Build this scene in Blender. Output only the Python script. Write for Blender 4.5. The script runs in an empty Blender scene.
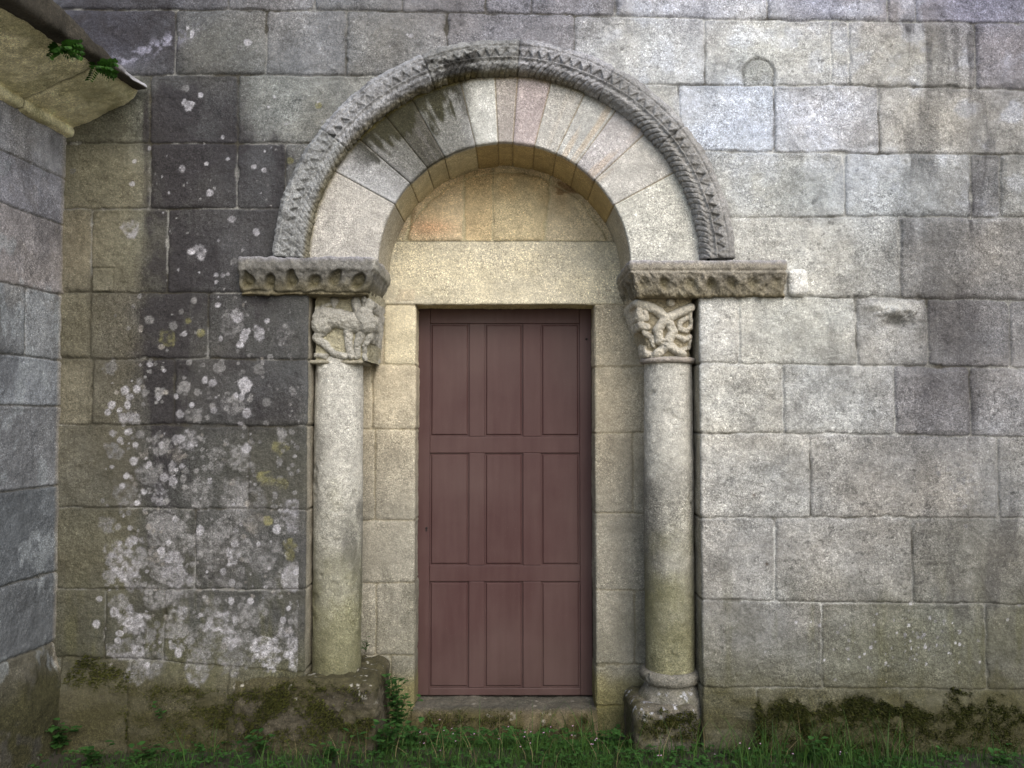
import bpy, math, random
import numpy as np

random.seed(5)
RNG = np.random.default_rng(11)
sc = bpy.context.scene
COL = sc.collection

# ------------------------------------------------------------------ camera, world, sun, exposure
F = 833.0; CD = 4.08; CH = 1.60; PITCH = math.atan(34 / F)
cam_d = bpy.data.cameras.new('camera'); cam = bpy.data.objects.new('camera', cam_d); COL.objects.link(cam)
cam.location = (0, -CD, CH); cam.rotation_euler = (math.pi / 2 + PITCH, 0, 0)
cam_d.sensor_width = 36; cam_d.lens = F / 1024 * 36; cam_d.clip_start = 0.05; cam_d.clip_end = 2000
sc.camera = cam

SUN_EL, SUN_AZ = 41, 24          # azimuth: degrees to the right of the view's own back direction
w = bpy.data.worlds.new('World'); sc.world = w; w.use_nodes = True
nt = w.node_tree
bg = nt.nodes['Background']
sky = nt.nodes.new('ShaderNodeTexSky'); sky.sky_type = 'NISHITA'; sky.sun_disc = False
sky.sun_elevation = math.radians(SUN_EL)
sky.sun_rotation = math.radians(180 - SUN_AZ)
sky.air_density = 1.2; sky.dust_density = 3.0
nt.links.new(sky.outputs[0], bg.inputs[0]); bg.inputs[1].default_value = 0.15
sd = bpy.data.lights.new('sun', 'SUN'); so = bpy.data.objects.new('sun', sd); COL.objects.link(so)
sd.energy = 1.15; sd.angle = math.radians(55); sd.color = (0.99, 0.99, 0.985)
so.rotation_euler = (math.radians(90 - SUN_EL), 0, math.radians(SUN_AZ))
so.location = (3, -6, 8)
sc.view_settings.view_transform = 'Standard'; sc.view_settings.look = 'None'
sc.view_settings.gamma = 1; sc.view_settings.use_curve_mapping = False
sc.view_settings.exposure = 0.60

# ------------------------------------------------------------------ helpers
def W(px, py, Y=0.0):
    u = (px - 512) / F; v = (384 - py) / F
    dy = math.cos(PITCH) - math.sin(PITCH) * v; dz = math.sin(PITCH) + math.cos(PITCH) * v
    t = (Y + CD) / dy
    return u * t, CH + dz * t
def X(px, py=384, Y=0.0): return W(px, py, Y)[0]
def Z(py, Y=0.0): return W(512, py, Y)[1]
_zz = np.linspace(-0.6, 6, 1400)
_pp = 384 - F * np.tan(np.arctan2(_zz - CH, CD) - PITCH)
def wall_units(x, z):
    """facade survey units of a point of the wall (fixed function of x and z)"""
    py = np.interp(z, _zz, _pp)
    v = (384 - py) / F
    t = CD / (math.cos(PITCH) - math.sin(PITCH) * v)
    return 512 + F * x / t, py
def lin(c):
    c = np.asarray(c, float) / 255.0
    return np.where(c <= 0.04045, c / 12.92, ((c + 0.055) / 1.055) ** 2.4)
def sm(a, b, x):
    t = np.clip((x - a) / (b - a), 0, 1); return t * t * (3 - 2 * t)
def _h(i, j, k, s):
    n = (i.astype(np.int64) * 374761393 + j.astype(np.int64) * 668265263 + k.astype(np.int64) * 2147483647 % 4294967291 + s * 974634777) & 0xffffffff
    n = ((n ^ (n >> 13)) * 1274126177) & 0xffffffff
    n = n ^ (n >> 16)
    return (n & 0xffff) / 65535.0
def vn2(x, y, s=0):
    xi = np.floor(x); yi = np.floor(y); fx = x - xi; fy = y - yi
    fx = fx * fx * fx * (fx * (fx * 6 - 15) + 10); fy = fy * fy * fy * (fy * (fy * 6 - 15) + 10)
    z = np.zeros_like(xi)
    a = _h(xi, yi, z, s); b = _h(xi + 1, yi, z, s); c = _h(xi, yi + 1, z, s); d = _h(xi + 1, yi + 1, z, s)
    return (a + (b - a) * fx) * (1 - fy) + (c + (d - c) * fx) * fy
def fb2(x, y, o=4, s=0, g=0.55):
    r = 0; a = 1; t = 0
    for i in range(o):
        r = r + a * vn2(x + 17.3 * i, y - 9.1 * i, s + i * 7); t += a; a *= g; x = x * 2.03; y = y * 2.03
    return r / t * 2 - 1
def vn3(x, y, z, s=0):
    zi = np.floor(z); fz = z - zi; fz = fz * fz * (3 - 2 * fz)
    q = np.zeros_like(x)
    xi = np.floor(x); yi = np.floor(y); fx = x - xi; fy = y - yi
    fx = fx * fx * (3 - 2 * fx); fy = fy * fy * (3 - 2 * fy)
    def pl(k):
        a = _h(xi, yi, k, s); b = _h(xi + 1, yi, k, s); c = _h(xi, yi + 1, k, s); d = _h(xi + 1, yi + 1, k, s)
        return (a + (b - a) * fx) * (1 - fy) + (c + (d - c) * fx) * fy
    return pl(zi) * (1 - fz) + pl(zi + 1) * fz
def fb3(P, sc_, o=4, s=0, g=0.55):
    r = 0; a = 1; t = 0; k = sc_
    for i in range(o):
        r = r + a * vn3(P[..., 0] * k + 5.1 * i, P[..., 1] * k + 31.7, P[..., 2] * k - 3.3 * i, s + i * 5); t += a; a *= g; k *= 2.03
    return r / t * 2 - 1

def tag(o, label=None, cat=None, group=None, kind=None):
    if label: o['label'] = label
    if cat: o['category'] = cat
    if group: o['group'] = group
    if kind: o['kind'] = kind
    return o
def empty(name, loc=(0, 0, 0), parent=None):
    o = bpy.data.objects.new(name, None); COL.objects.link(o); o.location = loc; o.empty_display_size = 0.2
    if parent: o.parent = parent
    return o
def mesh_np(name, V, Fq, mat, parent=None, col=None, smooth=True):
    """V (n,3), Fq (m,k) with one polygon size"""
    me = bpy.data.meshes.new(name)
    V = np.ascontiguousarray(V, dtype=np.float32); Fq = np.ascontiguousarray(Fq, dtype=np.int32)
    k = Fq.shape[1]
    me.vertices.add(len(V)); me.vertices.foreach_set('co', V.ravel())
    me.loops.add(Fq.size); me.loops.foreach_set('vertex_index', Fq.ravel())
    me.polygons.add(len(Fq)); me.polygons.foreach_set('loop_start', np.arange(0, Fq.size, k, dtype=np.int32))
    try: me.polygons.foreach_set('loop_total', np.full(len(Fq), k, dtype=np.int32))
    except Exception: pass
    me.update(calc_edges=True)
    if smooth: me.polygons.foreach_set('use_smooth', np.ones(len(Fq), dtype=bool))
    if col is not None:
        at = me.color_attributes.new('Col', 'FLOAT_COLOR', 'POINT')
        c = np.ones((len(V), 4), dtype=np.float32); c[:, :3] = col.reshape(-1, 3)
        if col.shape[-1] == 4: c[:, 3] = col.reshape(-1, 4)[:, 3]
        at.data.foreach_set('color', c.ravel())
    me.materials.append(mat)
    o = bpy.data.objects.new(name, me); COL.objects.link(o)
    if parent: o.parent = parent
    return o
def grid(name, P, mat, parent=None, col=None, keep=None, wrap=False):
    """P (nu,nv,3)"""
    nu, nv = P.shape[:2]
    idx = np.arange(nu * nv).reshape(nu, nv)
    if wrap: idx = np.vstack([idx, idx[:1]])
    a = idx[:-1, :-1]; b = idx[1:, :-1]; c = idx[1:, 1:]; d = idx[:-1, 1:]
    Fq = np.stack([a, b, c, d], -1)
    if keep is not None: Fq = Fq[keep]
    Fq = Fq.reshape(-1, 4)
    V = P.reshape(-1, 3); C = None if col is None else col.reshape(-1, col.shape[-1])
    used = np.unique(Fq)
    if len(used) < len(V):
        m = np.zeros(len(V), dtype=np.int64); m[used] = np.arange(len(used)); Fq = m[Fq]; V = V[used]
        if C is not None: C = C[used]
    return mesh_np(name, V, Fq, mat, parent, C)
def path2d(pts, r, step):
    """rounded polyline -> points, left-hand normals, arclength"""
    pts = [np.array(p, float) for p in pts]
    out = [pts[0]]
    for i in range(1, len(pts) - 1):
        p = pts[i]; a = pts[i - 1] - p; b = pts[i + 1] - p
        la, lb = np.linalg.norm(a), np.linalg.norm(b); a /= la; b /= lb
        k = min(r, la * 0.45, lb * 0.45)
        for t in np.linspace(0, 1, 7):
            out.append((1 - t) ** 2 * (p + a * k) + 2 * t * (1 - t) * p + t * t * (p + b * k))
    out.append(pts[-1]); out = np.array(out)
    s = np.concatenate([[0], np.cumsum(np.linalg.norm(np.diff(out, axis=0), axis=1))])
    n = max(2, int(s[-1] / step) + 1); ss = np.linspace(0, s[-1], n)
    Q = np.stack([np.interp(ss, s, out[:, 0]), np.interp(ss, s, out[:, 1])], -1)
    T = np.gradient(Q, axis=0); T /= np.linalg.norm(T, axis=1)[:, None] + 1e-9
    return Q, np.stack([-T[:, 1], T[:, 0]], -1), ss
def grid_normals(P):
    du = np.gradient(P, axis=0); dv = np.gradient(P, axis=1)
    n = np.cross(du, dv); return n / (np.linalg.norm(n, axis=-1, keepdims=True) + 1e-12)

# ------------------------------------------------------------------ materials
def new_mat(name):
    m = bpy.data.materials.new(name); m.use_nodes = True
    return m, m.node_tree, m.node_tree.nodes['Principled BSDF']
def stone_mat(name, grain=1.0, bump=1.0, rough=0.9):
    m, t, p = new_mat(name); N = t.nodes; L = t.links
    at = N.new('ShaderNodeVertexColor'); at.layer_name = 'Col'
    tc = N.new('ShaderNodeTexCoord')
    def noise(scale, det=3, ro=0.6):
        n = N.new('ShaderNodeTexNoise'); n.inputs['Scale'].default_value = scale
        n.inputs['Detail'].default_value = det; n.inputs['Roughness'].default_value = ro
        L.new(tc.outputs['Object'], n.inputs['Vector']); return n
    def mr(src, a, b, c, d):
        r = N.new('ShaderNodeMapRange'); r.inputs[1].default_value = a; r.inputs[2].default_value = b
        r.inputs[3].default_value = c; r.inputs[4].default_value = d; L.new(src, r.inputs[0]); return r.outputs[0]
    def mul(a, b):
        x = N.new('ShaderNodeMath'); x.operation = 'MULTIPLY'; L.new(a, x.inputs[0]); L.new(b, x.inputs[1]); return x.outputs[0]
    n1 = noise(150, 2, 0.7); n2 = noise(420, 1, 0.5); n3 = noise(38, 4, 0.65)
    f = mul(mr(n1.outputs[0], 0.3, 0.7, 1 - 0.30 * grain, 1 + 0.30 * grain), mr(n2.outputs[0], 0.32, 0.68, 1 - 0.26 * grain, 1 + 0.26 * grain))
    f = mul(f, mr(n3.outputs[0], 0.3, 0.7, 0.86, 1.13))
    vo = N.new('ShaderNodeTexVoronoi'); vo.inputs['Scale'].default_value = 95; L.new(tc.outputs['Object'], vo.inputs['Vector'])
    f = mul(f, mr(vo.outputs['Distance'], 0.10, 0.26, 1 - 0.38 * grain, 1.04))
    v2 = N.new('ShaderNodeTexVoronoi'); v2.inputs['Scale'].default_value = 175; L.new(tc.outputs['Object'], v2.inputs['Vector'])
    sp = N.new('ShaderNodeSeparateColor'); L.new(v2.outputs['Color'], sp.inputs[0])
    f = mul(f, mr(sp.outputs[0], 0.0, 1.0, 1 - 0.28 * grain, 1 + 0.28 * grain))
    f = mul(f, mr(sp.outputs[1], 0.90, 0.97, 1.0, 1 + 0.45 * grain))
    ng = noise(2.3, 3, 0.6); gv = mr(ng.outputs[0], 0.35, 0.62, 0.42, 1.15)
    gm = N.new('ShaderNodeMath'); gm.operation = 'SUBTRACT'; L.new(f, gm.inputs[0]); gm.inputs[1].default_value = 1.0
    ga = N.new('ShaderNodeMath'); ga.operation = 'MULTIPLY_ADD'; L.new(gm.outputs[0], ga.inputs[0]); L.new(gv, ga.inputs[1]); ga.inputs[2].default_value = 1.0
    f = ga.outputs[0]
    nm = noise(9, 5, 0.7); f = mul(f, mr(nm.outputs[0], 0.3, 0.7, 0.82, 1.16))
    vm = N.new('ShaderNodeVectorMath'); vm.operation = 'SCALE'; L.new(at.outputs['Color'], vm.inputs[0]); L.new(f, vm.inputs['Scale'])
    L.new(vm.outputs[0], p.inputs['Base Color'])
    p.inputs['Roughness'].default_value = rough; p.inputs['Specular IOR Level'].default_value = 0.25
    s1 = N.new('ShaderNodeMath'); s1.operation = 'MULTIPLY_ADD'; L.new(n1.outputs[0], s1.inputs[0]); s1.inputs[1].default_value = 0.6; L.new(n3.outputs[0], s1.inputs[2])
    s2 = N.new('ShaderNodeMath'); s2.operation = 'MULTIPLY_ADD'; L.new(n2.outputs[0], s2.inputs[0]); s2.inputs[1].default_value = 0.25; L.new(s1.outputs[0], s2.inputs[2])
    b = N.new('ShaderNodeBump'); b.inputs['Strength'].default_value = 0.75 * bump; b.inputs['Distance'].default_value = 0.007
    L.new(s2.outputs[0], b.inputs['Height']); L.new(b.outputs[0], p.inputs['Normal'])
    return m
M_wall = stone_mat('weathered_granite')
M_fine = stone_mat('dressed_granite', 1.0, 0.9)
M_carve = stone_mat('carved_granite', 0.8, 0.8)
M_side = stone_mat('side_granite', 1.1, 1.0)

def leaf_mat(name, c1, c2, scale=30, rough=0.6, transl=0.25):
    m, t, p = new_mat(name); N = t.nodes; L = t.links
    g = N.new('ShaderNodeNewGeometry')
    n = N.new('ShaderNodeTexNoise'); n.inputs['Scale'].default_value = scale
    tc = N.new('ShaderNodeTexCoord'); L.new(tc.outputs['Object'], n.inputs['Vector'])
    ad = N.new('ShaderNodeMath'); ad.operation = 'MULTIPLY_ADD'; L.new(g.outputs['Random Per Island'], ad.inputs[0]); ad.inputs[1].default_value = 0.6
    s = N.new('ShaderNodeMath'); s.operation = 'MULTIPLY'; L.new(n.outputs[0], s.inputs[0]); s.inputs[1].default_value = 0.5
    L.new(s.outputs[0], ad.inputs[2])
    r = N.new('ShaderNodeValToRGB'); r.color_ramp.elements[0].color = (*c1, 1); r.color_ramp.elements[1].color = (*c2, 1)
    r.color_ramp.elements[0].position = 0.15; r.color_ramp.elements[1].position = 0.85
    L.new(ad.outputs[0], r.inputs[0]); L.new(r.outputs[0], p.inputs['Base Color'])
    p.inputs['Roughness'].default_value = rough; p.inputs['Specular IOR Level'].default_value = 0.2
    if transl:
        tr = N.new('ShaderNodeBsdfTranslucent'); mx = N.new('ShaderNodeMixShader'); mx.inputs[0].default_value = transl
        L.new(r.outputs[0], tr.inputs[0]); L.new(p.outputs[0], mx.inputs[1]); L.new(tr.outputs[0], mx.inputs[2])
        L.new(mx.outputs[0], N['Material Output'].inputs[0])
    return m
M_grass = leaf_mat('grass_blades', (0.012, 0.036, 0.007), (0.062, 0.13, 0.026), 8)
M_weed = leaf_mat('weed_leaves', (0.014, 0.046, 0.010), (0.052, 0.135, 0.030), 12)
M_fern = leaf_mat('fern_leaves', (0.014, 0.045, 0.007), (0.038, 0.11, 0.014), 25)
M_moss = leaf_mat('moss_tufts', (0.018, 0.023, 0.006), (0.085, 0.090, 0.020), 11, 1.0, 0.0)
M_stem = leaf_mat('plant_stems', (0.03, 0.05, 0.015), (0.06, 0.07, 0.03), 8)
M_flower = leaf_mat('pink_petals', (0.45, 0.25, 0.42), (0.6, 0.4, 0.55), 8, 0.7, 0.0)
M_straw = leaf_mat('dry_stalks', (0.16, 0.13, 0.06), (0.25, 0.21, 0.11), 8)

def paint_mat():
    m, t, p = new_mat('faded_oxblood_paint'); N = t.nodes; L = t.links
    tc = N.new('ShaderNodeTexCoord')
    mp = N.new('ShaderNodeMapping'); mp.inputs['Scale'].default_value = (1, 1, 0.12); L.new(tc.outputs['Object'], mp.inputs[0])
    n = N.new('ShaderNodeTexNoise'); n.inputs['Scale'].default_value = 26; n.inputs['Detail'].default_value = 4; L.new(mp.outputs[0], n.inputs['Vector'])
    n2 = N.new('ShaderNodeTexNoise'); n2.inputs['Scale'].default_value = 4.5; n2.inputs['Detail'].default_value = 4; L.new(tc.outputs['Object'], n2.inputs['Vector'])
    n3 = N.new('ShaderNodeTexNoise'); n3.inputs['Scale'].default_value = 170; n3.inputs['Detail'].default_value = 2; L.new(tc.outputs['Object'], n3.inputs['Vector'])
    r = N.new('ShaderNodeValToRGB'); r.color_ramp.elements[0].color = (0.054, 0.022, 0.022, 1); r.color_ramp.elements[1].color = (0.080, 0.043, 0.041, 1)
    r.color_ramp.elements[0].position = 0.3; r.color_ramp.elements[1].position = 0.72
    a = N.new('ShaderNodeMath'); a.operation = 'ADD'; L.new(n.outputs[0], a.inputs[0]); L.new(n2.outputs[0], a.inputs[1])
    h = N.new('ShaderNodeMath'); h.operation = 'MULTIPLY'; h.inputs[1].default_value = 0.5; L.new(a.outputs[0], h.inputs[0]); L.new(h.outputs[0], r.inputs[0])
    # dust caught low on the boards and pale flecks
    fl = N.new('ShaderNodeMapRange'); fl.inputs[1].default_value = 0.66; fl.inputs[2].default_value = 0.78; L.new(n3.outputs[0], fl.inputs[0])
    fm = N.new('ShaderNodeMath'); fm.operation = 'MULTIPLY'; fm.inputs[1].default_value = 0.25; L.new(fl.outputs[0], fm.inputs[0])
    mx = N.new('ShaderNodeMixRGB'); mx.inputs[2].default_value = (0.15, 0.12, 0.10, 1); L.new(fm.outputs[0], mx.inputs[0]); L.new(r.outputs[0], mx.inputs[1])
    sp_ = N.new('ShaderNodeSeparateXYZ'); L.new(tc.outputs['Object'], sp_.inputs[0])
    dz = N.new('ShaderNodeMath'); dz.operation = 'MULTIPLY_ADD'; L.new(n2.outputs[0], dz.inputs[0]); dz.inputs[1].default_value = 0.9; L.new(sp_.outputs['Z'], dz.inputs[2])
    dm_ = N.new('ShaderNodeMapRange'); dm_.inputs[1].default_value = 0.95; dm_.inputs[2].default_value = 0.45; dm_.inputs[4].default_value = 0.5; L.new(dz.outputs[0], dm_.inputs[0])
    ds = N.new('ShaderNodeMath'); ds.operation = 'MULTIPLY'; L.new(dm_.outputs[0], ds.inputs[0]); L.new(n3.outputs[0], ds.inputs[1])
    mx2 = N.new('ShaderNodeMixRGB'); mx2.inputs[2].default_value = (0.045, 0.038, 0.03, 1); L.new(ds.outputs[0], mx2.inputs[0]); L.new(mx.outputs[0], mx2.inputs[1])
    n4 = N.new('ShaderNodeTexNoise'); n4.inputs['Scale'].default_value = 1.7; n4.inputs['Detail'].default_value = 5; L.new(tc.outputs['Object'], n4.inputs['Vector'])
    fd = N.new('ShaderNodeMapRange'); fd.inputs[1].default_value = 0.45; fd.inputs[2].default_value = 0.7; fd.inputs[4].default_value = 0.30; L.new(n4.outputs[0], fd.inputs[0])
    mx3 = N.new('ShaderNodeMixRGB'); mx3.inputs[2].default_value = (0.12, 0.085, 0.076, 1); L.new(fd.outputs[0], mx3.inputs[0]); L.new(mx2.outputs[0], mx3.inputs[1])
    mx = mx3
    L.new(mx.outputs[0], p.inputs['Base Color'])
    rr = N.new('ShaderNodeMapRange'); rr.inputs[3].default_value = 0.42; rr.inputs[4].default_value = 0.7; L.new(n2.outputs[0], rr.inputs[0]); L.new(rr.outputs[0], p.inputs['Roughness'])
    b = N.new('ShaderNodeBump'); b.inputs['Strength'].default_value = 0.22; b.inputs['Distance'].default_value = 0.002; L.new(n.outputs[0], b.inputs['Height']); L.new(b.outputs[0], p.inputs['Normal'])
    p.inputs['Specular IOR Level'].default_value = 0.35
    return m
M_door = paint_mat()
def flat_mat(name, c, rough=0.8):
    m, t, p = new_mat(name); n = t.nodes.new('ShaderNodeTexNoise'); n.inputs['Scale'].default_value = 40
    tc = t.nodes.new('ShaderNodeTexCoord'); t.links.new(tc.outputs['Object'], n.inputs['Vector'])
    r = t.nodes.new('ShaderNodeValToRGB'); r.color_ramp.elements[0].color = (*[v * .75 for v in c], 1); r.color_ramp.elements[1].color = (*[v * 1.25 for v in c], 1)
    t.links.new(n.outputs[0], r.inputs[0]); t.links.new(r.outputs[0], p.inputs['Base Color']); p.inputs['Roughness'].default_value = rough
    return m
M_dark = flat_mat('hole_darkness', (0.012, 0.01, 0.01))  # darkness inside the keyhole and nail hole, painted as solid discs
def ground_mat():
    m, t, p = new_mat('soil_and_bounce_gravel'); N = t.nodes; L = t.links
    tc = N.new('ShaderNodeTexCoord'); sp = N.new('ShaderNodeSeparateXYZ'); L.new(tc.outputs['Object'], sp.inputs[0])
    n = N.new('ShaderNodeTexNoise'); n.inputs['Scale'].default_value = 2.5; n.inputs['Detail'].default_value = 6; L.new(tc.outputs['Object'], n.inputs['Vector'])
    n2 = N.new('ShaderNodeTexNoise'); n2.inputs['Scale'].default_value = 90; n2.inputs['Detail'].default_value = 3; L.new(tc.outputs['Object'], n2.inputs['Vector'])
    a = N.new('ShaderNodeMath'); a.operation = 'MULTIPLY_ADD'; L.new(n.outputs[0], a.inputs[0]); a.inputs[1].default_value = 0.8; L.new(sp.outputs['Y'], a.inputs[2])
    r = N.new('ShaderNodeMapRange'); r.inputs[1].default_value = -0.6; r.inputs[2].default_value = -0.9; L.new(a.outputs[0], r.inputs[0])
    g1 = N.new('ShaderNodeValToRGB'); g1.color_ramp.elements[0].color = (0.11, 0.095, 0.065, 1); g1.color_ramp.elements[1].color = (0.30, 0.26, 0.20, 1)  # pale gravel added out of view to bounce warm light into the doorway
    g1.color_ramp.elements[0].position = .35; g1.color_ramp.elements[1].position = .65; L.new(n2.outputs[0], g1.inputs[0])
    mx = N.new('ShaderNodeMixRGB'); mx.inputs[1].default_value = (0.03, 0.026, 0.016, 1); L.new(r.outputs[0], mx.inputs[0]); L.new(g1.outputs[0], mx.inputs[2])
    L.new(mx.outputs[0], p.inputs['Base Color']); p.inputs['Roughness'].default_value = 1
    return m
M_ground = ground_mat()
M_core = flat_mat('rubble_core', (0.12, 0.11, 0.09))
M_soil = flat_mat('soil', (0.035, 0.03, 0.018), 1.0)

# ------------------------------------------------------------------ masonry field
def masonry(U, V, bounds, verts, seed=0, warp=0.0055):
    wu = fb2(U * 9, V * 9, 3, seed + 1) * warp + fb2(U * 45, V * 45, 2, seed + 2) * warp * 0.5
    wv = fb2(U * 7, V * 7, 3, seed + 3) * warp * 1.2 + fb2(U * 45, V * 45, 2, seed + 4) * warp * 0.5
    U2 = U + wu; V2 = V + wv
    row = np.zeros(U.shape, int); dv = np.full(U.shape, 9.0)
    for bx, bz in bounds:
        B = np.interp(U2, bx, bz)
        row += (V2 < B); dv = np.minimum(dv, np.abs(V2 - B))
    du = np.full(U.shape, 9.0); col = np.zeros(U.shape, int)
    for r in range(len(bounds) + 1):
        vs = verts.get(r, [])
        if not vs: continue
        m = row == r
        if not m.any(): continue
        vs = np.array(sorted(vs)); u = U2[m]
        col[m] = np.searchsorted(vs, u)
        du[m] = np.min(np.abs(u[:, None] - vs[None]), 1)
    return du, dv, row * 100 + col
def block_height(U, V, du, dv, ids, seed=0, gap=0.0022, depth=0.0085, rr=0.012, off=0.005, rough=0.0030):
    d = np.minimum(du, dv)
    # crumbled edges
    cr = fb2(U * 11, V * 11, 4, seed + 30); d = d - 0.012 * np.clip(cr - 0.25, 0, 1) * 2
    rc = 0.02; k = (du < rc) & (dv < rc)
    dc = rc - 0.012 * np.clip(cr - 0.25, 0, 1) * 2 - np.sqrt((rc - np.minimum(du, rc)) ** 2 + (rc - np.minimum(dv, rc)) ** 2)
    d = np.where(k, dc, d)
    t = np.clip((d - gap) / rr, 0, 1)
    edge = -depth * (1 - np.sqrt(np.clip(1 - (1 - t) ** 2, 0, 1)))
    o = _h(ids, ids * 3, ids * 7, seed) * 2 - 1
    tx = _h(ids, ids * 5, ids, seed + 3) * 2 - 1
    h = edge + o * off * sm(0, 0.03, d) + tx * 0.004 * np.sin(U * 5 + o * 6) * sm(0, 0.03, d)
    n = fb2(U * 14, V * 14, 4, seed + 9) * rough * 1.7 + fb2(U * 70, V * 70, 3, seed + 15) * rough * 0.8
    return h + n * (0.35 + 0.65 * sm(0, 0.01, d)), d

# survey of the courses, in facade units
LB = [  # course boundaries, from the top down: (x, y) points
    [(60, -52), (1100, -48)],
    [(60, 8), (230, 10), (400, 11), (615, 16), (770, 20), (1024, 23)],
    [(60, 76), (240, 75), (447, 76), (575, 84), (860, 86), (960, 88), (1024, 90)],
    [(60, 143), (300, 143), (700, 151), (850, 153), (1024, 155)],
    [(60, 209), (300, 209), (700, 217), (1024, 217)],
    [(60, 292), (300, 293), (700, 296), (900, 298), (1024, 301)],
    [(60, 357), (300, 360), (700, 363), (900, 366), (1024, 368)],
    [(60, 423), (300, 426), (700, 433), (900, 435), (1024, 437)],
    [(60, 506), (300, 510), (700, 518), (1024, 518)],
    [(60, 589), (300, 590), (700, 601), (880, 603), (1024, 605)],
    [(60, 652), (150, 660), (300, 673), (700, 687), (1024, 690)],
]
LV = {
    1: [228, 315, 402, 485, 532, 615, 767, 887, 915],
    0: [150, 270, 390, 500, 610, 730, 850, 960],
    2: [175, 266, 346, 447, 575, 705, 831, 849, 975],
    3: [150, 238, 679, 774, 879],
    4: [150, 237, 285, 845, 971, 1000],
    5: [91, 167, 900],
    6: [90, 208, 739, 857, 928, 1010],
    7: [92, 174, 783, 895, 970],
    8: [248, 810, 998],
    9: [195, 775, 912],
    10: [104, 163, 822, 986],
    11: [60, 130, 229, 757, 900],
}
bounds = []
for pl in LB:
    bx = [X(a, b) for a, b in pl] + [5.0]; bz = [Z(b) for a, b in pl]; bz.append(bz[-1])
    bx[0] = -3.2
    bounds.append((np.array(bx), np.array(bz)))
midrow = [-80, -20, 42, 110, 178, 252, 328, 395, 470, 550, 632, 715]
verts = {}
for r, vs in LV.items():
    if r > 3: vs = sorted(vs + [505])
    e = [X(v, midrow[r]) for v in vs]
    last = max(e[-1], 2.4); i = 0
    while last < 4.6:
        last += 0.42 + 0.35 * random.random(); e.append(last); i += 1
    verts[r] = e

SAMPLES = [
 (200,4,(95,92,100)),(270,4,(105,102,108)),(350,4,(110,108,112)),(440,4,(115,112,118)),(508,4,(118,114,120)),(570,6,(126,122,128)),(690,8,(160,160,170)),(820,10,(130,130,145)),(900,10,(125,120,125)),(970,10,(113,110,128)),
 (110,40,(78,76,92)),(220,40,(108,106,102)),(305,40,(118,115,118)),(395,40,(120,117,115)),(510,28,(128,124,128)),(640,45,(174,173,170)),(765,45,(168,165,155)),(840,50,(150,148,142)),(910,50,(142,138,128)),(1000,50,(125,118,122)),
 (110,110,(100,98,84)),(190,110,(80,78,80)),(280,100,(108,106,104)),(650,115,(158,155,146)),(725,115,(168,172,182)),(825,115,(158,158,165)),(930,115,(152,147,138)),
 (110,175,(112,106,86)),(190,175,(66,64,68)),(260,175,(70,68,72)),(275,190,(80,78,80)),(780,185,(150,150,144)),(905,185,(156,158,158)),(985,185,(104,102,104)),(1015,185,(130,128,122)),
 (75,250,(120,110,94)),(120,250,(108,104,88)),(200,250,(76,74,78)),(820,255,(158,154,144)),(960,255,(124,118,111)),
 (75,325,(105,98,82)),(150,325,(84,81,78)),(260,325,(88,86,84)),(720,330,(160,156,148)),(800,330,(160,158,148)),(890,330,(162,158,151)),(965,330,(108,104,104)),(1018,330,(122,118,116)),
 (75,390,(112,104,88)),(130,390,(80,78,76)),(240,390,(84,82,83)),(740,400,(162,158,148)),(840,400,(156,155,151)),(930,400,(122,117,118)),(1000,400,(122,119,119)),
 (150,465,(80,78,74)),(280,465,(84,82,72)),(755,475,(152,148,140)),(900,475,(132,127,120)),(1010,475,(130,126,120)),
 (120,550,(80,78,66)),(250,550,(88,86,84)),(740,560,(136,133,128)),(845,560,(124,121,116)),(970,560,(110,107,98)),
 (80,620,(70,68,58)),(130,620,(74,72,66)),(220,620,(86,84,82)),(760,645,(122,119,114)),(900,645,(114,112,98)),(1010,645,(96,94,84)),
 (100,700,(74,68,56)),(180,710,(78,72,60)),(280,700,(78,74,64)),(730,710,(98,94,80)),(830,710,(92,88,72)),(960,710,(86,82,66)),
]
PLX_L, PLX_R = X(306, 480), X(701, 480)      # edges of the wall beside the column nooks

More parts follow.
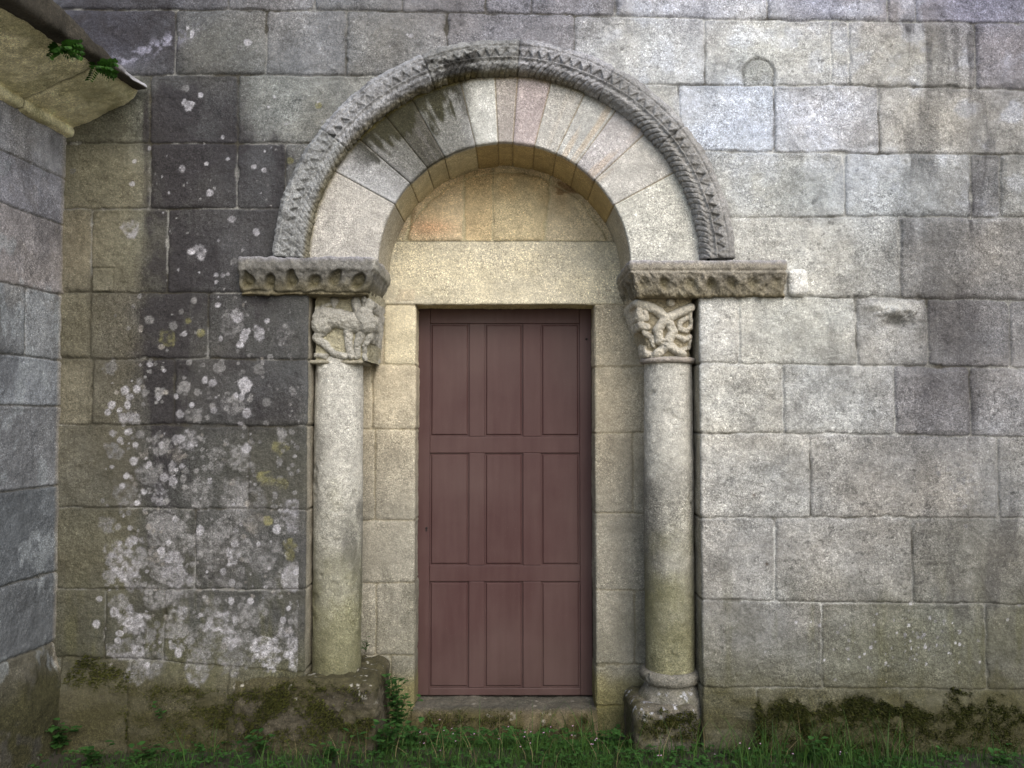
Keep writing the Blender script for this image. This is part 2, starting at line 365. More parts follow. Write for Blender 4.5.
LICH = [  # (x, y, radius, tone) pale crusts of the left wall: w white, g grey, y yellow green, p pinkish
 (130,229,8,'w'),(200,251,8,'w'),(191,252,4,'w'),(232,219,4,'w'),(256,232,3.5,'w'),(234,261,3.5,'g'),(216,275,2.5,'w'),(223,275,2.5,'w'),(228,274,2,'w'),(216,282,2,'w'),
 (236,316,6,'w'),(218,305,3,'w'),(267,321,3,'w'),(259,333,7,'w'),(244,337,6,'w'),(283,333,8,'g'),(231,325,12,'g'),(240,345,4,'w'),(167,340,8,'y'),(184,334,3,'w'),(173,326,4.5,'g'),(201,333,5,'y'),(188,321,3,'y'),(150,320,5,'g'),
 (137,389,4,'w'),(125,390,5,'w'),(130,397,4,'w'),(112,405,4,'w'),(120,410,3,'w'),(128,405,3.5,'w'),(131,418,8,'w'),(123,418,5,'w'),(108,412,3,'w'),(180,414,4,'w'),(192,405,3,'w'),(213,383,4.5,'w'),(205,380,3,'w'),(214,410,3.5,'w'),(236,396,3,'w'),(242,397,3,'w'),
 (245,386,6,'w'),(247,413,5,'w'),(231,406,10,'g'),(267,402,5,'g'),(195,415,9,'g'),(184,388,6,'g'),(219,367,6,'g'),(259,369,6,'g'),(176,396,2.5,'w'),(240,424,3,'w'),(110,368,6,'g'),(160,392,5,'g'),
 (189,442,9,'w'),(178,440,6,'w'),(162,445,11,'g'),(133,461,4.5,'w'),(172,467,4,'w'),(182,466,3,'w'),(164,478,4.5,'w'),(126,476,3,'w'),(173,481,5,'w'),(160,493,8,'w'),(128,497,13,'g'),(137,503,3.2,'w'),(149,464,3,'w'),(122,486,3,'w'),(144,492,3,'w'),(210,481,2.6,'w'),
 (216,461,10,'g'),(241,457,13,'g'),(234,492,13,'g'),(200,495,14,'g'),(176,456,9,'p'),(144,452,8,'p'),(114,450,8,'g'),(120,440,3,'w'),(112,433,3,'w'),(128,432,4,'w'),(135,445,3,'w'),(152,476,8,'g'),(140,435,5,'g'),(246,448,5,'w'),
 (281,435,6,'g'),(280,448,8,'y'),(267,478,8,'y'),(283,484,8,'y'),(256,524,10,'p'),(268,521,5,'y'),(277,529,4.3,'w'),(134,540,8,'w'),(153,554,8,'p'),(161,551,4,'w'),(140,550,4,'w'),(128,570,14,'w'),(140,560,8,'g'),(175,573,15,'w'),(160,575,9,'g'),(134,582,8,'w'),(178,529,10,'g'),(165,520,9,'g'),(106,525,8,'g'),(130,528,3,'w'),
 (216,545,18,'g'),(233,557,7,'w'),(232,583,3.2,'w'),(225,582,8,'g'),(270,589,9,'g'),(289,545,8,'y'),(290,555,5,'y'),(300,570,4,'w'),(296,572,3,'w'),(235,544,4,'w'),(259,544,2.4,'w'),(240,572,5,'g'),(200,530,4,'w'),(108,576,6,'g'),
 (219,623,15,'w'),(212,608,9,'g'),(175,626,13,'g'),(183,612,7,'w'),(120,604,10,'g'),(130,609,4,'w'),(115,612,5,'w'),(125,648,13,'w'),(138,650,7,'w'),(244,639,11,'g'),(260,648,14,'w'),(285,640,16,'w'),(297,655,12,'w'),(270,660,12,'w'),(300,620,8,'g'),(232,640,8,'w'),(245,610,8,'g'),(178,653,4,'w'),(190,640,5,'g'),(97,624,4,'w'),(120,633,4,'w'),(302,605,4,'w'),(205,655,7,'g'),(150,635,6,'g'),(140,640,4,'g'),
 (241,689,5,'g'),(250,696,5,'g'),(187,28,2.5,'w'),(192,33,3,'w'),(191,36,2.5,'w'),(248,43,4,'w'),(240,48,3,'g'),(187,104,5.5,'w'),(200,95,2.5,'w'),(185,88,4,'g'),(222,137,2,'w'),(182,169,3.5,'w'),(207,164,2.5,'w'),(134,161,2.5,'w'),(132,184,3,'w'),(254,167,3,'w'),(264,170,2.3,'w'),(228,159,2,'w'),(210,193,3.5,'w'),(72,171,3,'g'),(290,161,4,'y'),(318,105,3.5,'y'),(411,36,2.3,'w'),(149,148,2,'w'),
]
LTONE = {'w': lin((162, 162, 168)), 'g': lin((122, 122, 123)), 'y': lin((112, 110, 78)), 'p': lin((128, 125, 121))}

def damp(PX, PY, c, s=0):
    """green and brown growth low on the walls"""
    n = fb2(PX / 60, PY / 45, 4, 51 + s)
    m = sm(560, 745, PY + n * 70) * 0.65
    g = np.stack([np.full(PX.shape, 0.075), np.full(PX.shape, 0.075), np.full(PX.shape, 0.04)], -1)
    return c * (1 - m[..., None]) + g * m[..., None]

def add_lichen(c, PX, PY, spots, ux, vz):
    """c (nu,nv,3); ux/vz 1-D unit coordinates along the axes (monotonic)"""
    for (x, y, r, t) in spots:
        i0, i1 = np.searchsorted(ux, [x - r * 2 - 2, x + r * 2 + 2])
        j0, j1 = np.searchsorted(-vz, [-(y + r * 2 + 2), -(y - r * 2 - 2)])
        if i1 - i0 < 2 or j1 - j0 < 2: continue
        sx = PX[i0:i1, j0:j1]; sy = PY[i0:i1, j0:j1]
        k = int(x * 7 + y * 13) % 97
        rough = 1.0 if r > 5 else 0.45
        n = fb2(sx / (r * 0.9), sy / (r * 0.9), 4, k) * rough
        d = np.hypot(sx - x, (sy - y) * (0.8 + (k % 5) * 0.1)) / r + n * 0.75
        m = (1 - sm(0.72, 1.12, d)) * (0.66 + 0.22 * sm(0.5, 0.9, d) + 0.5 * fb2(sx / 2.2, sy / 2.2, 3, k + 3))
        if r > 6: m = m * np.clip(0.62 + 1.2 * fb2(sx / 5, sy / 5, 3, k + 8), 0.1, 1)
        col = LTONE[t] * (0.72 + 0.5 * ((k * 37) % 100) / 100)
        m = np.clip(m, 0, 1)[..., None]
        c[i0:i1, j0:j1] = c[i0:i1, j0:j1] * (1 - m) + col * m
    return c

def wall_fields(U, V):
    du, dv, ids = masonry(U, V, bounds, verts, 3)
    h, d = block_height(U, V, du, dv, ids, 3)
    PX, PY = wall_units(U, V)
    return du, dv, ids, h, d, PX, PY
def plinth_out(U, V, PX, PY):
    n = fb2(U * 6, V * 6, 4, 77) * 9
    left = sm(664, 690, PY + n) * 0.035 * (PX < 500)
    right = sm(694, 716, PY + n) * 0.05 * (PX >= 500) * sm(735, 765, PX)
    far = sm(660, 700, PY + n) * 0.03 * sm(150, 70, PX)
    return left + right + far

_bc = {}
def block_colours():
    pts = np.array([[X(a, b), Z(b)] for a, b, c in SAMPLES])
    _, _, ids = masonry(pts[:, 0], pts[:, 1], bounds, verts, 3)
    for i, s in zip(ids, SAMPLES): _bc[int(i)] = lin(s[2])
block_colours()
def wall_colour(U, V, ids, d, PX, PY, dv):
    uid, inv = np.unique(ids, return_inverse=True); inv = inv.reshape(ids.shape)
    tab = []
    for i in uid:
        if int(i) in _bc: tab.append(_bc[int(i)])
        else:
            g = 118 + 34 * (((int(i) * 7919) % 97) / 97.0)
            tab.append(lin((g, g - 3, g - 9)))
    tab = np.array(tab); c = tab[inv] * 1.0
    sx = np.array([q[0] for q in SAMPLES], float); sy = np.array([q[1] for q in SAMPLES], float); scol = lin([q[2] for q in SAMPLES])
    gx_ = np.linspace(40, 1100, 90); gy_ = np.linspace(-60, 770, 70)
    GX, GY = np.meshgrid(gx_, gy_, indexing='ij')
    wgt = 1 / (((GX[..., None] - sx) / 1.4) ** 2 + (GY[..., None] - sy) ** 2 + 500) ** 1.7
    fld = (wgt[..., None] * scol).sum(2) / wgt.sum(2)[..., None]
    ax_ = np.clip((PX - 40) / 1060 * 89, 0, 88.999); ay_ = np.clip((PY + 60) / 830 * 69, 0, 68.999)
    i_ = ax_.astype(int); j_ = ay_.astype(int); fx_ = (ax_ - i_)[..., None]; fy_ = (ay_ - j_)[..., None]
    smo = (fld[i_, j_] * (1 - fx_) + fld[i_ + 1, j_] * fx_) * (1 - fy_) + (fld[i_, j_ + 1] * (1 - fx_) + fld[i_ + 1, j_ + 1] * fx_) * fy_
    c = c * 0.36 + smo * 0.64
    lum = c.mean(-1, keepdims=True); c = lum + (c - lum) * 0.75
    c = c * (1 - sm(520, 300, PX)[..., None] * np.array([0.02, 0.0, 0.045]))
    c = c * (1 + 0.20 * sm(560, 700, PX) * sm(1000, 800, PX))[..., None] * np.array([0.955, 1.0, 1.045])
    # blotches within and across blocks
    n1 = fb2(U * 2.2, V * 2.2, 4, 101); n2 = fb2(U * 8, V * 8, 4, 111); n3 = fb2(U * 28, V * 28, 3, 121)
    c *= (1 + 0.30 * n1 + 0.34 * n2 + 0.26 * n3)[..., None]
    tint = fb2(U * 3.3, V * 3.3, 3, 131)[..., None]
    c *= 1 + tint * np.array([0.04, 0.0, -0.06])
    # blueish sky-light cast put into the colour of the upper right blocks
    bl = (sm(0.0, 0.45, n2) * sm(560, 640, PX) * sm(260, 120, PY) * 0.30)[..., None]
    c = c * (1 - bl) + np.array([0.36, 0.40, 0.50]) * bl * 1.0
    # dark pits / blue-black specks on right
    sp = fb2(U * 55, V * 55, 2, 141); sp2 = fb2(U * 6, V * 6, 2, 142)
    c *= (1 - 0.45 * sm(0.42, 0.62, sp) * sm(-0.1, 0.4, sp2))[..., None]
    # pale crystals
    c *= (1 + 0.35 * sm(0.5, 0.7, fb2(U * 75, V * 75, 2, 143)))[..., None]
    # black water stains
    st = fb2(PX / 9.0, PY / 110.0, 4, 151); st2 = fb2(PX / 22, PY / 60.0, 4, 152)
    stl = fb2(PX / 45, PY / 70, 4, 153)
    PXs = PX + stl * 26
    def band(a, b, e, y0, y1, f=20):
        return sm(a - e * 1.6, a + e * 1.6, PXs + st * 14) * sm(b + e * 1.6, b - e * 1.6, PXs + st * 14) * sm(y0 - f, y0 + f, PY + st2 * 14) * sm(y1 + f, y1 - f, PY + st2 * 14)
    blk = 0.85 * band(145, 186, 5, 84, 470, 12) + 0.52 * band(180, 300, 12, 135, 300, 14) * (0.8 + 0.8 * stl) + 0.40 * band(120, 312, 14, 290, 650, 20) + 0.3 * band(150, 250, 12, 76, 150)
    blk += 0.34 * band(150, 318, 16, 118, 310, 26) * sm(-0.25, 0.3, fb2(PX / 26, PY / 90, 4, 154)) + 0.22 * band(170, 300, 16, 300, 440, 30)
    blk += 0.40 * band(146, 172, 6, 455, 640, 20) * (0.5 + st)
    blk += 0.72 * band(62, 172, 10, -40, 66, 14) + 0.25 * band(150, 260, 12, 0, 150)
    blk += 0.70 * np.clip(band(915, 938, 3, 18, 180, 20) + band(944, 957, 3, 20, 90, 10) + band(972, 986, 3, 22, 240, 18), 0, 1) * (0.75 + 0.5 * st)
    blk += 0.55 * band(916, 968, 12, 200, 470, 30) * (0.7 + 0.7 * st2) + 0.28 * band(900, 1000, 20, 280, 400)
    blk += 0.25 * band(330, 450, 16, -40, 60) * (0.6 + st2)
    blk += 0.4 * sm(0.12, 0.5, st2) * sm(830, 900, PX) * sm(430, 520, PY)
    blk = np.clip(blk * (0.9 + 0.7 * n2 + 0.3 * n3), 0, 0.9)[..., None]
    c = c * (1 - blk) + np.array([0.030, 0.028, 0.031]) * blk
    # olive film on the corner strip
    ol = (sm(150, 120, PX + n2 * 8) * sm(60, 110, PY) * sm(700, 520, PY) * 0.30)[..., None]
    c = c * (1 - ol) + np.array([0.15, 0.135, 0.085]) * ol
    gr_ = (sm(-0.05, 0.45, fb2(PX / 70, PY / 60, 4, 155)) * sm(430, 600, PY) * sm(560, 700, PX) * 0.30)[..., None]; c = c * (1 - gr_) + lin((92, 90, 84)) * gr_
    # green algae in streaks under x=800..900 low
    al = (sm(0.0, 0.5, fb2(PX / 14, PY / 70, 3, 161)) * sm(540, 640, PY) * 0.35)[..., None]
    c = c * (1 - al) + np.array([0.10, 0.10, 0.045]) * al
    # joints: pale lime mortar at the right, dirt and gaps elsewhere
    jn = fb2(U * 5, V * 5, 3, 171); jm = (1 - sm(0.0015, 0.005, d)) * np.clip(0.75 + 0.9 * fb2(U * 13, V * 13, 3, 172), 0.15, 1)
    pale = sm(560, 640, PX) * sm(-0.35, 0.0, jn) * (1 - 0.6 * sm(860, 920, PX)) + sm(420, 300, PX) * 0.45 * sm(0.0, 0.25, jn)
    pale = np.clip(pale, 0, 1)
    mort = (np.array([0.50, 0.51, 0.50])[None, None] * pale[..., None] + np.array([0.05, 0.046, 0.034])[None, None] * (1 - pale[..., None]))
    jm = (jm * np.where(pale > 0.5, 0.75, 0.85))[..., None]
    edge = 1 - 0.18 * (1 - sm(0.004, 0.022, d)) * (1 - 0.6 * sm(-0.2, 0.4, jn))
    c = c * edge[..., None] * (1 - jm) + mort * jm
    c = damp(PX, PY, c)
    pl_ = (sm(660, 700, PY + 18 * fb2(PX / 30, PY / 20, 3, 183)) * (0.42 + 0.28 * (PX < 400)))[..., None]; c = c * (1 - pl_) + np.array([0.058, 0.053, 0.032]) * pl_
    # moss colour on the footing
    mo = sm(676, 720, PY + fb2(PX / 24, PY / 16, 4, 181) * 50) * sm(-0.5, 0.2, fb2(PX / 30, PY / 14, 3, 182)) * 0.8 + 0.6 * sm(696, 708, PY + fb2(PX / 14, PY / 12, 3, 184) * 12) * sm(745, 765, PX)
    mo = np.clip(mo, 0, 0.85)[..., None]
    c = c * (1 - mo) + np.array([0.045, 0.042, 0.018]) * mo
    return np.clip(c, 0.008, 0.8)

# ================================================================== THE CHURCH WALL
church = empty('church_front', (0, 0, 0))
tag(church, 'grey granite church wall with a round arched doorway and closed brown panelled door', 'church')

# arch geometry (world, on the wall plane)
ACX = X(504, 262); ACZ = Z(266)
def arx(px): return px * CD / F * 1.0
R_IN = (arx(127.5), arx(126.5)); R_OUT = (arx(201), arx(197)); H_IN = (arx(197.5), arx(194.5)); H_OUT = (arx(231), arx(228))

STEP = 0.0048
us = np.concatenate([np.arange(-3.2, X(50, 384) - 0.01, 0.022), np.arange(X(50, 384), 2.66, STEP), np.arange(2.66, 4.6, 0.022)])
vs = np.concatenate([np.arange(-0.12, 3.74, STEP), np.arange(3.74, 5.0, 0.022)])
U, V = np.meshgrid(us, vs, indexing='ij')
du, dv, ids, h, d, PX, PY = wall_fields(U, V)
h = h + plinth_out(U, V, PX, PY)
# chips and hollows: damaged face at (885,318), small arched patch stone, broken corner
h += 0.028 * np.clip(1 - np.hypot((PX - 893) / 24, (PY - 311) / 7) + 0.4 * fb2(PX / 6, PY / 5, 3, 6), 0, 1) + 0.022 * np.clip(1 - np.hypot((PX - 872) / 12, (PY - 306) / 6), 0, 1)
h -= 0.024 * np.clip(1 - np.hypot((PX - 897) / 24, (PY - 323) / 7) + 0.35 * fb2(PX / 7, PY / 7, 3, 5), 0, 1)
h -= 0.007 * np.clip(1 - np.hypot((PX - 740) / 10, (PY - 318) / 5) , 0, 1)
ap = np.maximum(np.abs(PX - 759) - 16 + 0.08 * (PY - 70), np.where(PY < 72, np.hypot(PX - 759, PY - 74) - 16, 58 - PY))
ap = np.where(PY > 86, 20, ap)
g = np.exp(-(ap / 1.6) ** 2); h -= 0.008 * g; h -= 0.004 * (ap < 0)
pj = (np.abs(np.maximum(np.abs(PX - 101.5) - 10.5, np.abs(PY - 280) - 12)) < 1.2)
h -= 0.006 * pj
c = wall_colour(U, V, ids, d, PX, PY, dv)
inside = (ap < 0)[..., None]; c = np.where(inside, c * 0.35 + lin((140, 143, 140)) * 0.6, c) * (1 - 0.35 * g[..., None])
c = c * (1 - 0.3 * pj[..., None] * sm(-0.3, 0.3, fb2(PX / 8, PY / 8, 3, 46))[..., None])
dmg = np.clip(1 - np.hypot((PX - 895) / 26, (PY - 323) / 6) + 0.5 * fb2(PX / 7, PY / 7, 3, 5), 0, 1)[..., None]
c = c * (1 - 0.5 * dmg)
lt = np.clip(1.2 - np.hypot((PX - 893) / 30, (PY - 306) / 7), 0, 1)[..., None] * 0.5; c = c * (1 - lt) + lin((190, 190, 184)) * lt
for (sx, sy) in ((754, 495), (767, 564)):      # two rusty specks
    k = np.exp(-(np.hypot(PX - sx, PY - sy) / 1.6) ** 2)[..., None] * 0.85; c = c * (1 - k) + np.array([0.05, 0.025, 0.012]) * k
vz = PY[0, :]; ux = PX[:, 350]
rl = random.Random(4); small = []
for i in range(1500):
    x = rl.uniform(95, 306); y = rl.uniform(295, 668)
    dens = (0.35 if y < 360 else 0.7 if y < 430 else 1.0) * (1.0 if x > 112 else 0.4)
    dens *= 0.25 + 1.2 * max(0, float(fb2(np.array([x / 22.0]), np.array([y / 22.0]), 2, 9)[0]) + 0.35)
    if rl.random() < dens * 0.75: small.append((x, y, rl.choice([1.0, 1.2, 1.5, 1.9, 2.4, 3.2]), rl.choice('wgggggggp')))
for i in range(150):
    small.append((rl.uniform(150, 420), rl.uniform(10, 290), rl.choice([0.8, 1.0, 1.3]), rl.choice('wgg')))
for i in range(60): small.append((rl.gauss(965, 14), rl.gauss(480, 14), rl.choice([1, 1.4, 2.2]), rl.choice('gg')))
for i in range(130): small.append((rl.gauss(905, 45), rl.gauss(645, 20), rl.choice([0.9, 1.2, 1.7]), rl.choice('wg')))
big = []
for i in range(60):
    x = rl.uniform(112, 300); y = rl.uniform(395, 668)
    if rl.random() < (y - 340) / 320: big.append((x, y, rl.uniform(7, 17), rl.choice('gggw')))
c = add_lichen(c, PX, PY, big, ux, vz)
c = add_lichen(c, PX, PY, small, ux, vz)
c = add_lichen(c, PX, PY, LICH, ux, vz)
# white lime splash above the eave
spl = np.exp(-((PY - (62 - (PX - 120) * 0.42)) / 7.0) ** 2) * sm(70, 100, PX) * sm(215, 160, PX) * sm(-0.05, 0.35, fb2(PX / 7, PY / 7, 4, 44))
c = c * (1 - 0.6 * spl[..., None]) + 0.6 * spl[..., None] * lin((160, 160, 178))
P = np.stack([U, -h, V], -1)
# the hole of the doorway
uc = 0.5 * (us[1:] + us[:-1])[:, None] + 0 * vs[None, 1:]; vc = 0.5 * (vs[1:] + vs[:-1])[None, :] + 0 * us[1:, None]
hole = (uc > PLX_L - 0.03) & (uc < PLX_R + 0.03) & (vc < ACZ)
rh = ((uc - ACX) / (R_OUT[0] + 0.03)) ** 2 + ((vc - ACZ) / (R_OUT[1] + 0.03)) ** 2 < 1
hole |= rh & (vc >= ACZ)
wall = grid('ashlar_wall', P, M_wall, church, c, keep=~hole)

# core behind the facing (closes the wall's thickness)
def box_mesh(name, lo, hi, mat, parent, faces='all'):
    (x0, y0, z0), (x1, y1, z1) = lo, hi
    V_ = np.array([(x0, y0, z0), (x1, y0, z0), (x1, y1, z0), (x0, y1, z0), (x0, y0, z1), (x1, y0, z1), (x1, y1, z1), (x0, y1, z1)])
    F_ = np.array([(0, 3, 2, 1), (4, 5, 6, 7), (0, 1, 5, 4), (1, 2, 6, 5), (2, 3, 7, 6), (3, 0, 4, 7)])
    return mesh_np(name, V_, F_, mat, parent, smooth=False)
box_mesh('wall_core', (-3.2, 0.78, -0.3), (4.59, 1.15, 5.0), M_core, church)
box_mesh('wall_top', (-3.2, 0.012, 4.97), (4.59, 0.779, 5.06), M_core, church)
box_mesh('wall_end', (4.57, 0.012, -0.3), (4.64, 0.779, 4.969), M_core, church)

# ------------------------------------------------------------------ jambs (nook reveal, inner face, door reveal)
YJ = 0.40; YD = 0.575
def plain_bounds(pys, Y): return [(np.array([-9, 9.]), np.array([Z(p, Y)] * 2)) for p in pys]
def jamb(side):
    if side < 0:
        pts = [(PLX_L - 0.034, 0), (PLX_L, 0), (PLX_L, YJ), (X(415, 480, YJ), YJ), (X(415, 480, YJ), 0.70)]
        bp = plain_bounds([305, 365, 429, 521, 583, 655], YJ)
        xv = lambda p: X(p, 480, YJ)
        vv = {0: [], 1: [xv(383)], 2: [xv(372)], 3: [xv(375)], 4: [], 5: [xv(377)], 6: [xv(392)]}
    else:
        pts = [(PLX_R + 0.034, 0), (PLX_R, 0), (PLX_R, YJ), (X(595, 480, YJ), YJ), (X(595, 480, YJ), 0.70)]
        bp = plain_bounds([303, 367, 433, 513, 590, 665, 706], YJ)
        xv = lambda p: X(p, 480, YJ)
        vv = {0: [], 1: [], 2: [], 3: [xv(633)], 4: [], 5: [xv(634)], 6: [], 7: []}
    Q, Nn, ss = path2d(pts, 0.018, 0.0045)
    if side > 0: Nn = -Nn
    zz = np.arange(-0.1, ACZ - 0.05, 0.005)
    A, Bz = np.meshgrid(np.arange(len(ss)), zz, indexing='ij')
    x = Q[A, 0]; y = Q[A, 1]; nx = Nn[A, 0]; ny = Nn[A, 1]
    s_ = ss[A]
    l1 = 0.034 + YJ                       # arclength where the inner face starts
    lx = abs(pts[3][0] - pts[2][0])
    isw = s_ < l1 - 0.01
    duw, dvw, idw, hw, dw, PXw, PYw = wall_fields(np.where(s_ < 0.034, x, pts[1][0]), Bz)
    # reveal: only horizontal joints of the outer wall
    tt = sm(0.034, 0.06, s_)
    hw2 = -0.007 * (1 - sm(0.002, 0.010, dvw)) + fb2(y * 14 + 3, Bz * 14, 4, 60) * 0.004
    hw = hw * (1 - tt) + hw2 * tt
    duf, dvf, idf = masonry(np.where(s_ > l1 + lx, pts[3][0] + 0 * x, x), Bz, bp, vv, 21 + side, 0.005)
    hf, dfj = block_height(x, Bz, duf, dvf, idf, 21 + side, depth=0.006, rr=0.010, off=0.004, rough=0.0018)
    hf2, _ = block_height(y, Bz, duf * 0 + 1, dvf, idf, 24 + side, depth=0.006, rr=0.010, off=0.003, rough=0.002)
    hf = np.where(s_ > l1 + lx, hf2, hf)
    hh = np.where(isw, hw, hf)
    if side < 0:  # incised cross-like lines on the bright upper stone
        pass
    # colour
    PX_, PY_ = wall_units(x, Bz)
    cw = wall_colour(np.where(s_ < 0.034, x, pts[1][0]), Bz, idw, dw, PXw, PYw, dvw)
    cw2 = lin((150, 145, 132))[None, None] * (1 + 0.3 * fb2(y * 9, Bz * 5, 4, 65))[..., None] * (1 - 0.5 * (1 - sm(0.002, 0.008, dvw)))[..., None]
    cw2 = damp(PX_, PY_, cw2)
    cw = cw * (1 - tt[..., None]) + cw2 * tt[..., None]
    base = lin((182, 173, 152)); low = lin((140, 137, 126))
    k = sm(340, 560, PY_)[..., None]
    rnd = (_h(idf, idf * 3, idf, 5) * 0.28 + 0.86)[..., None]
    cf = (base * (1 - k) + low * k) * rnd * (1 + 0.2 * fb2(x * 8, Bz * 8, 4, 66) + 0.14 * fb2(x * 35, Bz * 35, 3, 67))[..., None]
    if side < 0:
        br = ((idf == 101).astype(float) * 0.55)[..., None]; cf = cf * (1 - br) + lin((214, 206, 178)) * (1 + 0.12 * fb2(x * 60, Bz * 10, 3, 68))[..., None] * br
    j = (1 - sm(0.002, 0.006, dfj))[..., None]
    cf = cf * (1 - 0.5 * j) + lin((120, 112, 88)) * 0.5 * j
    st = (sm(0.05, 0.6, fb2(x * 12, Bz * 3, 4, 69 + side)) * sm(400, 620, PY_) * 0.45)[..., None]
    cf = cf * (1 - st) + lin((92, 90, 80)) * st
    cf = damp(PX_, PY_ - 20, cf)
    ye = (sm(690, 712, PY_ + 8 * fb2(x * 9, Bz * 9, 3, 70)) * 0.5)[..., None]
    cf = cf * (1 - ye) + lin((112, 105, 50)) * ye
    c_ = np.where(isw[..., None], cw, cf)
    Pj = np.stack([x + nx * hh * -1, y + ny * hh * -1, Bz], -1)
    return grid('door_jamb', Pj, M_fine, church, np.clip(c_, 0.01, 0.8))
jl = jamb(-1); jr = jamb(1)
tag(jl, 'jamb left of the door with one pale dressed stone near its top'); tag(jr, 'jamb right of the door in even grey granite')

# ------------------------------------------------------------------ lintel + tympanum
lx0, lx1 = X(383, 300, YJ), X(640, 300, YJ)
lz1 = Z(241, YJ); lz0 = Z(304.5, YJ)
Q, Nn, ss = path2d([(YJ - 0.004, lz1 - 0.002), (YJ - 0.004, lz0), (0.70, lz0)], 0.012, 0.0045)
xs = np.arange(X(330, 300, YJ), X(680, 300, YJ), 0.005)
A, B = np.meshgrid(np.arange(len(ss)), xs, indexing='ij')
y = Q[A, 0]; z = Q[A, 1]; ny = -np.abs(Nn[A, 0]); nz = -np.abs(Nn[A, 1])
mid = sm(lx0, lx0 + 0.02, B)
hh = fb2(B * 9, z * 9 + y * 9, 4, 80) * 0.005 + fb2(B * 60, z * 60 + y * 60, 2, 81) * 0.0015
hh -= 0.0022 * np.exp(-((z - Z(291, YJ)) / 0.003) ** 2) * sm(X(400), X(408), B) * sm(X(470), X(440), B)
hh -= 0.0018 * np.exp(-((z - Z(295, YJ)) / 0.003) ** 2) * sm(X(412), X(420), B) * sm(X(460), X(440), B)
te = ss[A]
hh -= 0.006 * (1 - sm(0.0, 0.008, te))
PL = np.stack([B, y + ny * hh, z + nz * hh], -1)
cl = lin((200, 193, 170))[None, None] * (1 + 0.16 * fb2(B * 5, z * 5 + y * 5, 4, 82) + 0.12 * fb2(B * 30, z * 30, 3, 83))[..., None]
grey = (sm(-0.2, 0.5, fb2(B * 4, z * 6, 3, 84)) * 0.4)[..., None]; cl = cl * (1 - grey) + lin((194, 190, 176)) * grey
und = sm(YJ + 0.004, YJ + 0.03, y)[..., None] * 0.6; cl = cl * (1 - und) + lin((190, 172, 110)) * und
cl *= (1 - 0.35 * (1 - sm(0.0, 0.008, te)))[..., None]
lint = grid('lintel', PL, M_fine, church, np.clip(cl, 0.01, .8))
# tympanum stones
zz = np.arange(lz1, ACZ + R_IN[1] + 0.03, 0.005); xs = np.arange(ACX - R_IN[0] - 0.04, ACX + R_IN[0] + 0.04, 0.005)
A, B = np.meshgrid(xs, zz, indexing='ij')
slope = X(552, 175, YJ) - X(545, 238, YJ)
tv = {0: [X(407.5, 232, YJ), X(464, 200, YJ), X(492.5, 200, YJ), X(548, 200, YJ)]}
sk = (B - lz1) / (Z(175, YJ) - lz1)
A2 = A + np.where(A > X(520, 200, YJ), -(sk - 0.5) * slope, np.where(A < X(430), -0.03 * sk, 0))
duT, dvT, idT = masonry(A2, B, [(np.array([-9, 9.]), np.array([-5, -5.]))], tv, 33, 0.006)
dvT = np.abs(B - lz1)
# ring of rough filling along the soffit
rr_ = np.sqrt(((A - ACX) / R_IN[0]) ** 2 + ((B - ACZ) / R_IN[1]) ** 2); dR = np.abs((0.945 + 0.02 * fb2(A * 14, B * 14, 3, 86)) - rr_) * R_IN[0]
ring = sm(0.945, 0.965, rr_ + 0.015 * fb2(A * 12, B * 12, 3, 87))
hT, dT = block_height(A, B, duT, np.minimum(dvT, dR), idT, 33, depth=0.007, rr=0.012, off=0.004, rough=0.0022)
hT = hT - 0.012 * ring * (0.5 + fb2(A * 16, B * 16, 3, 88))
cT = np.array([lin(v) for v in [(200, 190, 164), (206, 190, 160), (204, 186, 150), (206, 192, 158), (206, 194, 166)]])[np.clip(idT % 100, 0, 4)]
cT = cT * (1 + 0.15 * fb2(A * 6, B * 6, 4, 89) + 0.14 * fb2(A * 30, B * 30, 3, 90))[..., None]
orng = (sm(0.0, 0.5, fb2(A * 5, B * 3.5, 3, 91)) * 0.2 * sm(lz1, lz1 + 0.3, B))[..., None]; cT = cT * (1 - orng) + lin((196, 156, 98)) * orng
PXt, PYt = wall_units(A * (CD / (CD + YJ)), CH + (B - CH) * (CD / (CD + YJ)))
br = np.clip(1.1 - np.hypot((PXt - 573) / 26, (PYt - 187) / 10) + 0.5 * fb2(PXt / 7, PYt / 7, 3, 92), 0, 1)
br = (sm(0.25, 0.5, br) * 0.65)[..., None]; cT = cT * (1 - br) + lin((120, 88, 52)) * br
pinky = np.exp(-np.hypot((PXt - 430) / 26, (PYt - 228) / 9) ** 2)[..., None] * 0.5; cT = cT * (1 - pinky) + lin((200, 150, 115)) * pinky
j = (1 - sm(0.0025, 0.006, dT))[..., None] * 0.8; cT = cT * (1 - j) + lin((188, 180, 150)) * j
PT = np.stack([A, YJ - hT, B], -1)
tymp = grid('tympanum', PT, M_fine, church, np.clip(cT, .01, .8), keep=(rr_[1:, 1:] < 1.06) | (B[1:, 1:] < ACZ))

